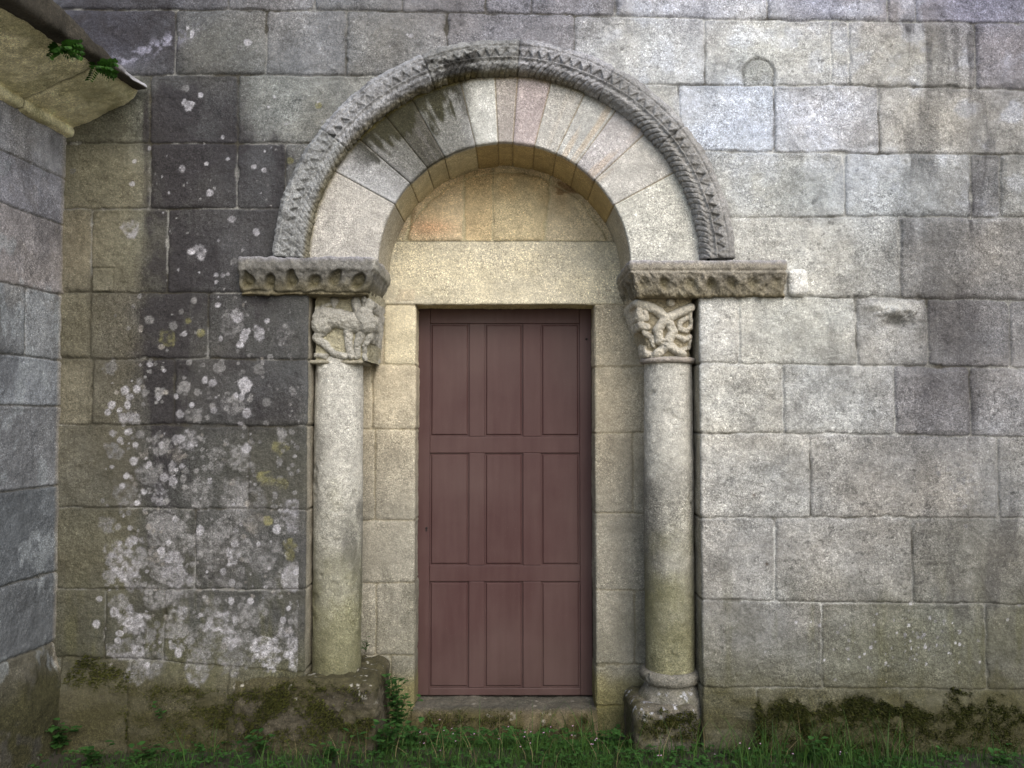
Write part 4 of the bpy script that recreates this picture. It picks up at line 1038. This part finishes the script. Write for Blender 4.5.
m = (sm(0.33, 0.42, y) * 0.6)[..., None]; cc = cc * (1 - m) + lin((84, 84, 82)) * m
m = (sm(0.35, 0.5, fb3(Pq, 24, 3, 705)) * 0.5)[..., None]; cc = cc * (1 - m) + lin((150, 146, 136)) * m
th_ = grid('threshold', P2, M_carve, church, np.clip(cc, .01, .8))
tag(th_, 'mossy worn stone step below the door')

# ------------------------------------------------------------------ door
def poly_obj(name, verts_, faces_, mat, parent, bev=0.0):
    me = bpy.data.meshes.new(name); me.from_pydata([tuple(v) for v in verts_], [], faces_); me.update()
    me.materials.append(mat); o = bpy.data.objects.new(name, me); COL.objects.link(o); o.parent = parent
    if bev:
        b = o.modifiers.new('bevel', 'BEVEL'); b.width = bev; b.segments = 2; b.limit_method = 'ANGLE'
    return o
def boxes_obj(name, boxes, mat, parent, bev=0.0):
    V_, F_ = [], []
    for (a, b, c0, d0, e, f) in boxes:
        k = len(V_)
        V_ += [(a, c0, e), (b, c0, e), (b, d0, e), (a, d0, e), (a, c0, f), (b, c0, f), (b, d0, f), (a, d0, f)]
        F_ += [tuple(k + i for i in q) for q in ((0, 3, 2, 1), (4, 5, 6, 7), (0, 1, 5, 4), (1, 2, 6, 5), (2, 3, 7, 6), (3, 0, 4, 7))]
    return poly_obj(name, V_, F_, mat, parent, bev)
DX0, DX1 = X(417, 500, YD), X(592, 500, YD); DZ0, DZ1 = Z(694.5, YD), Z(303.5, YD)
xg = [X(p, 500, YD) for p in (429.5, 469, 484.5, 523, 541, 580)]
zg = [Z(p, YD) for p in (323.5, 436.5, 453, 565.5, 581.5, 688)]
door = empty('door', ((DX0 + DX1) / 2, YD, DZ0), church)
dinv = -np.array(door.location)
def dd_(o): o.location = dinv; return o
Y0, Y1 = YD, YD + 0.045
zt_, zb_ = DZ1, DZ0 - 0.005
def wavy_bar(name, x0_, x1_, z0_, z1_): return dd_(boxes_obj(name, [(x0_, x1_, Y0, Y1, z0_, z1_)], M_door, door, 0.0035))
e = 0.0006
wavy_bar('stile', DX0, xg[0], zb_, zt_); wavy_bar('stile', xg[5], DX1, zb_, zt_)
for (a, b) in ((xg[1], xg[2]), (xg[3], xg[4])):
    for (p, q) in ((zg[1], zg[0]), (zg[3], zg[2]), (zg[5], zg[4])): wavy_bar('mullion', a, b, p + e, q - e)
for (p, q) in ((zg[0], zt_), (zg[2], zg[1]), (zg[4], zg[3]), (zb_, zg[5])):
    wavy_bar('rail', xg[0] + e, xg[5] - e, p, q)
for i in range(3):
    for j in range(3):
        a, b = xg[2 * i] + e, xg[2 * i + 1] - e; q, p = zg[2 * j] - e, zg[2 * j + 1] + e
        yb = Y0 + 0.007; m = 0.007
        V_ = [(a, yb + .004, p), (b, yb + .004, p), (b, yb + .004, q), (a, yb + .004, q),
              (a + m, yb + 0.004, p + m), (b - m, yb + 0.004, p + m), (b - m, yb + 0.004, q - m), (a + m, yb + 0.004, q - m),
              (a + 2 * m, yb - 0.003, p + 2 * m), (b - 2 * m, yb - 0.003, p + 2 * m), (b - 2 * m, yb - 0.003, q - 2 * m), (a + 2 * m, yb - 0.003, q - 2 * m)]
        F_ = [(0, 1, 5, 4), (1, 2, 6, 5), (2, 3, 7, 6), (3, 0, 4, 7), (4, 5, 9, 8), (5, 6, 10, 9), (6, 7, 11, 10), (7, 4, 8, 11), (8, 9, 10, 11)]
        dd_(poly_obj('panel', V_, F_, M_door, door))
def disc_obj(name, cx, cz, y, r, rz, mat, parent, slot=0):
    n = 20; V_ = [(cx + math.cos(2 * math.pi * k / n) * r, y, cz + math.sin(2 * math.pi * k / n) * rz) for k in range(n)]
    V_ += [(a, y - 0.003, c) for a, b, c in V_]; F_ = [tuple(range(n, 2 * n))[::-1]] + [(k, (k + 1) % n, n + (k + 1) % n, n + k) for k in range(n)]
    if slot:
        k = len(V_); V_ += [(cx - r * .5, y - .003, cz), (cx + r * .5, y - .003, cz), (cx + r * .7, y - .003, cz - slot), (cx - r * .7, y - .003, cz - slot)]; F_.append((k, k + 1, k + 2, k + 3))
    return poly_obj(name, V_, F_, mat, parent)
dd_(disc_obj('keyhole', X(426.5, 528, YD), Z(528, YD), Y0 - 0.0006, 0.006, 0.006, M_dark, door, 0.018))
dd_(disc_obj('nail_hole', X(586.5, 339, YD), Z(339, YD), Y0 - 0.0006, 0.007, 0.005, M_dark, door, 0.006))
tag(door, 'closed brown door with nine panels')

# ================================================================== SIDE WALL (left, at right angles)
side = empty('side_wall', (X(60, 400), 0, 0))
tag(side, 'bluish granite side wall at the left edge, with a hollow cornice under a stone eave', 'wall')
SX = X(60, 400)
dirv = np.array([-0.10, -1.0]); dirv /= np.linalg.norm(dirv); nrm = np.array([-dirv[1], dirv[0]])   # normal to +x
if nrm[0] < 0: nrm = -nrm
def sideP(u, out, z): return np.stack([u * dirv[0] + out * nrm[0], u * dirv[1] + out * nrm[1], z + 0 * u], -1)
ush = np.concatenate([np.arange(-0.02, 0.75, 0.005), np.arange(0.75, 3.0, 0.02)])
ztop = Z(133)
vsh = np.concatenate([np.arange(-0.12, ztop + 0.015, 0.005)])
U, V = np.meshgrid(ush, vsh, indexing='ij')
sz = [Z(p) for p in (180, 227, 297, 362, 408, 487, 573, 643)]
sb = [(np.array([-1, 4.]), np.array([q + .005, q + .02])) for q in sz]
sv = {0: [0.50, 1.1, 1.7], 1: [0.9, 1.5], 2: [0.62, 1.2], 3: [0.26, 0.95, 1.6], 4: [0.7, 1.4], 5: [0.8, 1.5], 6: [0.6, 1.3], 7: [0.75, 1.3], 8: [0.45, 1.2]}
du, dv, ids = masonry(U, V, sb, sv, 55, 0.004)
h, d = block_height(U, V, du, dv, ids, 55, rough=0.0022)
PX, PY = wall_units(U * 0 + SX, V)
foot = sm(635, 700, PY + fb2(U * 7, V * 7, 3, 801) * 14 - 25 * sm(0.2, 0.9, U)); h = h + 0.065 * foot
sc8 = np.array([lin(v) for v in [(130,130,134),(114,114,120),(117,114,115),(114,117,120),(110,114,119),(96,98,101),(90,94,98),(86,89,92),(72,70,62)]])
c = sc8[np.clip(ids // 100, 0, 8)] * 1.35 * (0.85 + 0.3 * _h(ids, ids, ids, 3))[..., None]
n = fb2(U * 4, V * 4, 4, 802); n2 = fb2(U * 20, V * 20, 3, 803)
c = c * (1 + 0.28 * n + 0.24 * n2)[..., None]
pn = (sm(0.0, 0.4, fb2(U * 6, V * 6, 4, 804)) * 0.30 * sm(380, 300, PY))[..., None]; c = c * (1 - pn) + lin((126, 120, 112)) * pn
dk = (sm(0.0, 0.5, fb2(U * 5, V * 2.5, 4, 805)) * 0.45)[..., None]; c = c * (1 - dk) + np.array([0.05, 0.05, 0.055]) * dk
li = (sm(0.25, 0.4, fb2(U * 8, V * 6, 4, 806)) * sm(150, 200, PY) * 0.45)[..., None]; c = c * (1 - li) + lin((150, 156, 160)) * li
j = (1 - sm(0.002, 0.006, d))[..., None] * 0.75; c = c * (1 - j) + lin((84, 82, 76)) * j
co = (sm(0.035, 0.0, U) * 0.55)[..., None]; c = c * (1 - co) + lin((150, 142, 126)) * co
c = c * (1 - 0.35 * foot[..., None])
m = np.clip(foot * 1.4 * sm(-0.6, 0.0, fb2(U * 9, V * 9, 3, 807)), 0, .92)[..., None]; c = c * (1 - m) + np.array([0.04, 0.038, 0.016]) * m
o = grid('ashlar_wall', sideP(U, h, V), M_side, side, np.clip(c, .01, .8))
# cornice
prof = [(0.0, ztop - 0.022), (0.034, ztop - 0.016), (0.040, ztop + 0.016), (0.028, ztop + 0.028), (0.11, ztop + 0.055), (0.20, ztop + 0.10), (0.31, ztop + 0.15), (0.355, ztop + 0.19), (0.37, ztop + 0.25)]
Q, Nn, ss = path2d(prof, 0.02, 0.005)
if Nn[3, 0] < 0 or Nn[3, 1] > 0: Nn = -Nn
A, B = np.meshgrid(np.arange(len(ss)), ush, indexing='ij')
du_ = np.min(np.abs(B[..., None] - np.array([0.34, 0.98, 1.62, 2.3]) + 0.10 * (Q[A, 0][..., None] - 0.15)), -1)
hh = fb2(B * 8, ss[A] * 8, 4, 810) * 0.010 + fb2(B * 45, ss[A] * 45, 2, 811) * 0.003 - 0.008 * (1 - sm(0.002, 0.012, du_))
out = Q[A, 0] + Nn[A, 0] * hh; z = Q[A, 1] + Nn[A, 1] * hh + 0.04 * B * 0.5
Pc = sideP(B, out, z)
cc = lin((226, 220, 184))[None, None] * (1 + 0.25 * fb2(B * 5, ss[A] * 5, 4, 812) + 0.2 * fb2(B * 30, ss[A] * 30, 3, 813))[..., None]
mm = (sm(0.0, 0.5, fb2(B * 7, ss[A] * 7, 4, 814) + 0.35 * sm(0.16, 0.3, Q[A, 0])) * 0.42)[..., None]; cc = cc * (1 - mm) + lin((112, 112, 60)) * mm
cc *= (1 - 0.55 * (1 - sm(0.002, 0.010, du_)))[..., None]
grid('cornice', Pc, M_carve, side, np.clip(cc, .01, .8))
# eave slab: ragged slate-like stone, thicker towards the front
ue = np.arange(-0.01, 3.0, 0.01); zt0 = Z(93)
prof = [(-0.30, 0.0), (0.385, 0.0), (0.412, 0.018), (0.405, 1.0), (-0.30, 1.25)]
rows_ = []
s = np.linspace(0, 1, 60)
Qp = np.array(prof); L_ = np.concatenate([[0], np.cumsum(np.linalg.norm(np.diff(Qp * np.array([1, .12]), axis=0), axis=1))])
po = np.interp(s * L_[-1], L_, Qp[:, 0]); pz = np.interp(s * L_[-1], L_, Qp[:, 1])
A, B = np.meshgrid(np.arange(60), ue, indexing='ij')
thick = 0.030 + 0.105 * sm(0.05, 0.9, B) + 0.006 * fb2(B * 15, 0 * B, 3, 820)
out = po[A] + 0.012 * fb2(B * 12, pz[A] * 2, 4, 821) * (po[A] > 0.2)
z = zt0 + 0.004 - 0.035 * B + pz[A] * thick + 0.006 * fb2(B * 20, po[A] * 20, 3, 822)
Pe = sideP(B, out, z)
ce = lin((66, 62, 54))[None, None] * (1 + 0.5 * fb2(B * 9, out * 20 + z * 30, 4, 823))[..., None]
wl = (sm(0.0, 0.3, fb2(B * 14, z * 40, 4, 824) + 0.25) * sm(0.30, 0.10, B) * (pz[A] > 0.3) * 0.8)[..., None]; ce = ce * (1 - wl) + lin((190, 190, 196)) * wl
grid('eave_slab', Pe, M_carve, side, np.clip(ce, .008, .8))
for ob in side.children: ob.location = (0, 0, 0)
# back of the side wall so that it has thickness
xb = -0.55
V_ = [(0.0 + 0, 0.0, -.2), (-0.55, 0.0, -.2), (-0.55 - .3, -3.0, -.2), (-0.299, -2.985, -.2), (0, 0, 3.2), (-0.55, 0, 3.2), (-0.85, -3.0, 3.2), (-0.299, -2.985, 3.2)]
V_ = [(a - 0.012, b, c_) for a, b, c_ in V_]
poly_obj('wall_core', V_, [(0, 1, 2, 3), (4, 7, 6, 5), (1, 5, 6, 2), (2, 6, 7, 3), (3, 7, 4, 0), (0, 4, 5, 1)], M_core, side)

# ================================================================== GROUND
gx = np.concatenate([[-300, -80, -20, -8], np.arange(-4, 5.5, 0.06), [8, 20, 80, 300]])
gy = np.concatenate([[-300, -80, -25, -10], np.arange(-5, 0.75, 0.05)])
A, B = np.meshgrid(gx, gy, indexing='ij')
def gz(x, y): return -0.085 * sm(0.0, 0.24, y) + 0.002 + 0.018 * fb2(x * 2.2, y * 2.2, 4, 900) - 0.01 * sm(0, -3, y) + 0.02 * sm(-0.35, 0, y) * 0
G = np.stack([A, B, gz(A, B) * (np.abs(A) < 8) * (B > -8)], -1)
g = grid('ground', G, M_ground, None, None)
tag(g, kind='structure')
bk = box_mesh('ground', (-60, 1.2, -0.6), (60, 300, -0.1), M_soil, None); tag(bk, kind='structure')

def blades(n, xr, yr, hr, wr, seed, mat, name, dens=None, lean=0.5):
    r = np.random.default_rng(seed)
    x = r.uniform(*xr, n); y = r.uniform(*yr, n)
    if dens is not None:
        k = r.random(n) < dens(x, y); x, y = x[k], y[k]; n = len(x)
    hgt = r.uniform(*hr, n) * (0.55 + 0.9 * (fb2(x * 3.0, y * 3.0, 2, seed) * 0.5 + 0.5)); wd = r.uniform(*wr, n)
    a = r.uniform(0, 2 * np.pi, n); ln = r.uniform(0.1, lean, n) * hgt; fa = r.uniform(0, 2 * np.pi, n)
    z = gz(x, y) - 0.005
    V_ = []
    for t in (0, 0.4, 0.75, 1.0):
        cx = x + np.cos(a) * ln * t ** 2; cy = y + np.sin(a) * ln * t ** 2; cz = z + hgt * t * (1 - 0.25 * t * ln / hgt)
        ww = wd * (1 - t ** 1.6) * 0.5 + 0.00015
        V_.append(np.stack([cx + np.cos(fa) * ww, cy + np.sin(fa) * ww, cz], -1)); V_.append(np.stack([cx - np.cos(fa) * ww, cy - np.sin(fa) * ww, cz], -1))
    V_ = np.stack(V_, 1)
    base = np.arange(n)[:, None, None] * 8
    F_ = np.array([[0, 1, 3, 2], [2, 3, 5, 4], [4, 5, 7, 6]])[None] + base
    return mesh_np(name, V_.reshape(-1, 3), F_.reshape(-1, 4), mat)
def free(x, y):  # blades do not grow inside stones; sparser trodden patch at the far left
    ok = (0.35 + 0.65 * sm(-0.25, 0.15, fb2(x * 3.5, y * 5, 3, 77))) * ((y < -0.02)) + ((x > X(377)) & (x < X(632)) & (y < 0.29))
    return np.clip(ok, 0, 1) * (1 - 0.72 * sm(-1.75, -2.1, x) * (y < 1)) 
o = blades(60000, (-2.25, 4.3), (-1.0, 0.28), (0.025, 0.07), (0.0022, 0.0042), 21, M_grass, 'grass', free, 0.9)
o2 = blades(5000, (-2.4, 4.3), (-1.5, -0.95), (0.02, 0.06), (0.003, 0.006), 22, M_grass, 'grass', None, 0.9)
def tuft(x, y):
    px = 512 + x / 0.0049
    t = np.exp(-((px - 790) / 45) ** 2) + 0.9 * np.exp(-((px - 745) / 12) ** 2) + 0.5 * np.exp(-((px - 850) / 30) ** 2) + 0.35 * np.exp(-((px - 290) / 30) ** 2) + 0.25 * np.exp(-((px - 350) / 20) ** 2) + 0.12 + 0.2 * np.exp(-((px - 590) / 20) ** 2)
    return t * ((y < -0.075) | ((x > X(377)) & (x < X(632)) & (y < 0.25)))
o3 = blades(3600, (-1.6, 2.4), (-0.30, 0.2), (0.10, 0.24), (0.003, 0.006), 23, M_grass, 'grass', tuft, 0.8)
o4 = blades(160, (-1.6, 2.2), (-0.25, 0.1), (0.10, 0.22), (0.0018, 0.003), 24, M_straw, 'dry_grass', free, 0.9)
for q in (o, o2, o3): tag(q, kind='stuff')
tag(o, 'short green grass along the foot of the wall', 'grass'); tag(o2, 'short grass further out from the wall', 'grass')
tag(o3, 'longer grass blades standing against the footing', 'grass'); tag(o4, 'thin dry stalks among the grass', 'grass', kind='stuff')

# leafy things -------------------------------------------------
def leaf(V_, F_, p, dirv_, L, Wd, up=0.3, rng=random):
    """a small folded leaf as six faces, from p along dirv_"""
    d_ = np.array(dirv_, float); d_ /= np.linalg.norm(d_)
    s_ = np.cross(d_, [0, 0, 1.0]); 
    if np.linalg.norm(s_) < 1e-3: s_ = np.array([1.0, 0, 0])
    s_ /= np.linalg.norm(s_); n_ = np.cross(s_, d_)
    k = len(V_)
    prof_ = [(0, 0), (0.3, 0.8), (0.6, 1.0), (0.85, 0.6), (1.0, 0)]
    for t, ww in prof_:
        c0 = np.array(p) + d_ * L * t + n_ * (-0.35 * L * t * t * up)
        V_.append(c0); V_.append(c0 + s_ * Wd * ww * 0.5 + n_ * Wd * 0.12 * ww); V_.append(c0 - s_ * Wd * ww * 0.5 + n_ * Wd * 0.12 * ww)
    for i in range(4):
        a = k + 3 * i; F_.append((a, a + 1, a + 4, a + 3)); F_.append((a, a + 3, a + 5, a + 2))
def tube(V_, F_, pts, r0, r1, n=5):
    k = len(V_)
    for i, p in enumerate(pts):
        t = i / (len(pts) - 1); r = r0 + (r1 - r0) * t
        d_ = np.array(pts[min(i + 1, len(pts) - 1)]) - np.array(pts[max(i - 1, 0)]); d_ /= np.linalg.norm(d_) + 1e-9
        a = np.cross(d_, [0.3, 1, 0.2]); a /= np.linalg.norm(a); b = np.cross(d_, a)
        for j in range(n): V_.append(np.array(p) + (a * math.cos(2 * math.pi * j / n) + b * math.sin(2 * math.pi * j / n)) * r)
    for i in range(len(pts) - 1):
        for j in range(n): F_.append((k + i * n + j, k + i * n + (j + 1) % n, k + (i + 1) * n + (j + 1) % n, k + (i + 1) * n + j))
def mk(name, V_, F_, mat, parent=None, loc=None):
    V_ = np.array(V_)
    if loc is not None: V_ = V_ - np.array(loc)
    o = mesh_np(name, V_, np.array(F_), mat, parent); return o
def weed(name, label, cat, base, stems, hgt, L, Wd, seed, mat=None, lean=(0, -0.25), group=None, spread=0.6, trefoil=False):
    r = random.Random(seed); SV, SF, LV_, LF = [], [], [], []
    root = empty(name, base); tag(root, label, cat, group)
    for s in range(stems):
        a = r.uniform(0, 2 * math.pi); out = r.uniform(0.1, spread) * hgt; H = hgt * r.uniform(0.5, 1.05)
        tip = np.array([math.cos(a) * out + lean[0] * H, -abs(math.sin(a)) * out * 0.7 + lean[1] * H, H])
        pts = [tip * t * np.array([t, t, 1.0]) for t in (0, 0.25, 0.5, 0.75, 1.0)]
        tube(SV, SF, pts, 0.0022, 0.001)
        nl = 3 if trefoil else max(3, int(H / 0.022))
        for i in range(nl):
            t = 1.0 if trefoil else 0.3 + 0.7 * i / (nl - 1)
            p = tip * t * np.array([t, t, 1.0])
            b = a + (i * 2.1 if trefoil else i * 2.4 + r.uniform(-.4, .4))
            d_ = (math.cos(b), math.sin(b) - 0.35, r.uniform(0.0, 0.5))
            leaf(LV_, LF, p, d_, L * r.uniform(0.7, 1.25), Wd * r.uniform(0.8, 1.2))
    mk('stem', SV, SF, M_stem, root); mk('leaves', LV_, LF, mat or M_weed, root)
    return root
zr = Z(738)
weed('leafy_weed', 'tall leafy green weed growing in the corner left of the door step', 'plant', (X(398, 740, .25), 0.24, -0.05), 13, 0.36, 0.036, 0.024, 31, lean=(0.0, -0.15), spread=0.40)
weed('leafy_weed', 'spray of small leaves on the left jamb, level with the door bottom', 'plant', (X(390, 700, .37), 0.35, Z(700, .37)), 8, 0.15, 0.026, 0.016, 37, lean=(0.15, -0.3), spread=0.9)
weed('leafy_weed', 'small green weed at the left in front of the corner of the walls', 'plant', (X(58, 745, -.1), -0.07, 0.02), 11, 0.16, 0.04, 0.028, 33, spread=0.7)
weed('leafy_weed', 'small green sprig sprouting from the left footing stones', 'plant', (X(166, 712, -.02), -0.06, Z(715)), 4, 0.085, 0.028, 0.018, 34)
weed('joint_weed', 'tiny weed growing beside the left column shaft', 'plant', (X(366, 652, .3), 0.30, Z(652, .3)), 4, 0.085, 0.022, 0.014, 35, spread=0.5)
weed('joint_weed', 'tiny weed at the foot of the left column', 'plant', (X(367, 676, .3), 0.26, Z(676, .3)), 4, 0.07, 0.024, 0.015, 36, spread=0.5)
weed('leafy_weed', 'green weed in the grass before the left footing stone', 'plant', (X(262, 745, -.1), -0.11, 0.02), 9, 0.14, 0.035, 0.022, 38, spread=0.8)
for i, (wx, wy, n_, hh_, lb) in enumerate([
    (95, -0.16, 9, 0.12, 'low broadleaf weed in front of the far left footing'), (150, -0.10, 8, 0.10, 'low broadleaf weed below the lichened wall, near the left corner'),
    (330, -0.12, 8, 0.11, 'low broadleaf weed in front of the left column footing stone'), (388, -0.04, 12, 0.20, 'bushy weed at the right end of the left footing stone'),
    (412, 0.14, 10, 0.16, 'leafy weed at the left end of the door step'), (440, 0.22, 8, 0.11, 'small weed before the door step, left of its middle'),
    (585, 0.22, 7, 0.10, 'small weed before the right end of the door step'), (812, -0.13, 8, 0.14, 'weed among the long grass right of the right column'),
    (1000, -0.16, 7, 0.09, 'small weed at the far right foot of the wall')]):
    weed('low_weed', lb, 'plant', (X(wx, 740, wy), wy, -0.01 - 0.085 * float(sm(0, 0.24, wy))), n_, hh_, 0.034, 0.026, 80 + i, spread=0.9)
# low clover and ground cover (nobody could count it)
def cover(n, seed, xr, yr, hr, L, name, label):
    r = random.Random(seed); LV_, LF = [], []
    for i in range(n):
        x = r.uniform(*xr); y = r.uniform(*yr)
        if not ((y < -0.03) or (X(379) < x < X(630) and y < 0.29)): continue
        if x < -1.8 and r.random() < 0.6: continue
        if float(fb2(np.array([x * 3.1]), np.array([y * 3.1]), 2, seed)[0]) < r.uniform(-0.5, 0.15): continue
        hgt = r.uniform(*hr); z = float(gz(np.array([x]), np.array([y]))[0]) + hgt; a = r.uniform(0, 6.28)
        for k in range(3):
            b = a + k * 2.094
            leaf(LV_, LF, (x, y, z), (math.cos(b), math.sin(b) - 0.3, r.uniform(-0.1, 0.35)), L * r.uniform(.7, 1.2), L * r.uniform(.7, 1.0), 0.4)
    o = mk(name, LV_, LF, M_weed); tag(o, label, 'ground cover', kind='stuff'); return o
cover(2300, 41, (-2.2, 2.7), (-0.40, 0.29), (0.01, 0.05), 0.019, 'clover', 'low clover leaves mixed into the grass along the wall')
cover(420, 44, (-0.66, 0.55), (-0.02, 0.29), (0.03, 0.10), 0.024, 'clover', 'taller clover leaves gathered in front of the door step')
r = random.Random(9); FV, FF = [], []
for i in range(46):
    x = r.uniform(-0.8, 1.6) if i % 2 else r.uniform(-0.55, 0.5); y = r.uniform(-0.22, -0.03) if (x < X(379) or x > X(630)) else r.uniform(-0.1, 0.26)
    z = 0.03 + r.uniform(0, 0.08) - 0.05 * (y > 0.1)
    for k in range(5):
        b = k * 1.257; leaf(FV, FF, (x, y, z), (math.cos(b), math.sin(b) - 0.6, 0.5), 0.0055, 0.004)
tag(mk('wildflowers', FV, FF, M_flower), 'tiny pink flowers scattered in the clover', 'flowers', kind='stuff')

# fern under the eave
def fern(label, u0, out0, z0, n, L, seed, group):
    r = random.Random(seed); LV_, LF, SV, SF = [], [], [], []
    b0 = np.array([SX, 0, 0]) + sideP(np.array(u0), np.array(out0), np.array(z0)).reshape(3)
    root = empty('wall_fern', tuple(b0)); tag(root, label, 'plant', group)
    for s in range(n):
        a = r.uniform(-1.2, 1.2); tip = np.array([math.sin(a) * L * 0.8 + 0.03, math.cos(a) * L * -0.25, r.uniform(-0.9, 0.1) * L])
        pts = [tip * t for t in (0, 0.33, 0.66, 1.0)]; tube(SV, SF, pts, 0.0015, 0.0007)
        for t in np.linspace(0.25, 1, 6):
            for sg in (-1, 1):
                leaf(LV_, LF, tip * t, (tip[0] * .5 + sg * tip[2], -0.02, tip[2] * .5 - sg * tip[0]), 0.026 * r.uniform(.7, 1.2) * (1.15 - 0.4 * t), 0.020, 0.5)
    mk('stem', SV, SF, M_stem, root); mk('leaves', LV_, LF, M_fern, root)
zf = Z(93)
fern('larger green fern hanging under the eave at the upper left', 0.60, 0.375, zf - 0.05, 13, 0.09, 61, 'ferns under the eave')
fern('smaller green fern under the eave, nearer the church wall', 0.36, 0.385, zf - 0.03, 11, 0.08, 62, 'ferns under the eave')

# ------------------------------------------------------------------ moss cushions (stuff)
def moss(name, label, n, seed, mask, ypos, Yp=0.0):
    """short furry tufts clothing cushions; ypos(x,z) gives the stone's face"""
    r = np.random.default_rng(seed)
    px = r.uniform(*mask[0], n); py = r.uniform(*mask[1], n)
    k = mask[2](px, py) > r.random(n); px, py = px[k], py[k]; n = len(px)
    x = np.array([X(a, b, Yp) for a, b in zip(px, py)]); z = np.array([Z(b, Yp) for b in py])
    y, bulge = ypos(x, z, px, py)
    L = r.uniform(0.004, 0.010, n); a = r.uniform(0, 2 * np.pi, n); wd = r.uniform(0.002, 0.004, n)
    base = np.stack([x, y - bulge, z], -1)
    tip = base + np.stack([np.cos(a) * L * .7, -L, np.sin(a) * L * .7 + 0.2 * L], -1)
    sd_ = np.stack([np.sin(a) * wd, 0 * a, -np.cos(a) * wd], -1)
    V_ = np.stack([base - sd_ + np.array([0, .01, 0]), base + sd_ + np.array([0, .01, 0]), tip], 1).reshape(-1, 3)
    o = mesh_np(name, V_, np.arange(3 * n).reshape(-1, 3), M_moss, None, smooth=False)
    tag(o, label, 'moss', kind='stuff'); return o
def mr_(px, py):
    top = 700 - 10 * np.exp(-((px - 965) / 30) ** 2) * 1.0 - 8 * np.exp(-((px - 858) / 22) ** 2) + 3 * np.sin(px / 7.0) + 10 * fb2(px / 14, px * 0, 3, 950) + 6 * np.exp(-((px - 910) / 22) ** 2)
    b = sm(top, top + 5, py) * sm(752, 730, py + 10 * fb2(px / 20, py / 9, 3, 951)) * sm(748, 760, px)
    return b * np.clip(0.85 + 1.2 * fb2(px / 16, py / 11, 3, 952) + 0.5 * sm(735, 705, py), 0.05, 1)
def yr_(x, z, px, py):
    b = 0.048 * sm(696, 712, py) + 0.012 * np.clip(fb2(px / 9, py / 7, 3, 953) + 0.5, 0, 1.2)
    return np.zeros_like(x), b
moss('moss', 'dark olive moss cushions on the footing right of the doorway', 60000, 71, ((745, 1035), (680, 752), mr_), yr_)
def ml_(px, py):
    line = np.interp(px, [40, 85, 130, 230, 300, 380], [690, 655, 672, 690, 676, 690])
    b = sm(line - 4, line + 6, py) * sm(748, 722, py)
    return b * sm(-0.28, 0.2, fb2(px / 20, py / 12, 4, 961)) * 0.85
def yl_(x, z, px, py):
    return np.zeros_like(x), 0.035 * sm(664, 690, py) + 0.004 + 0.008 * np.clip(fb2(px / 9, py / 7, 3, 962) + 0.4, 0, 1) + 0.018 * (px > 228)
moss('moss', 'patchy dark moss on the footing stones left of the doorway', 60000, 72, ((66, 376), (648, 745), ml_), yl_)
def mt_(px, py): return sm(708, 714, py) * sm(738, 720, py) * np.clip(0.25 + 1.0 * fb2(px / 14, py / 9, 3, 971), 0, 1) * 0.8
def yt_(x, z, px, py): return np.full_like(x, 0.305), 0.006 * np.clip(fb2(px / 8, py / 7, 3, 972) + 0.5, 0, 1)
moss('moss', 'brown green moss on the face of the door step', 14000, 73, ((424, 588), (706, 744), mt_), yt_, 0.31)
def mc_(px, py): return sm(706, 712, py + 3 * np.sin(px / 4)) * sm(742, 725, py) * np.clip(0.4 + 1.2 * fb2(px / 10, py / 8, 3, 981), 0, 1) * sm(634, 655, px)
def yc_(x, z, px, py): return np.full_like(x, -0.045), 0.003 + 0.004 * np.clip(fb2(px / 8, py / 7, 3, 982) + 0.5, 0, 1)
moss('moss', 'dark moss on the block under the right column', 9000, 74, ((634, 698), (700, 745), mc_), yc_)
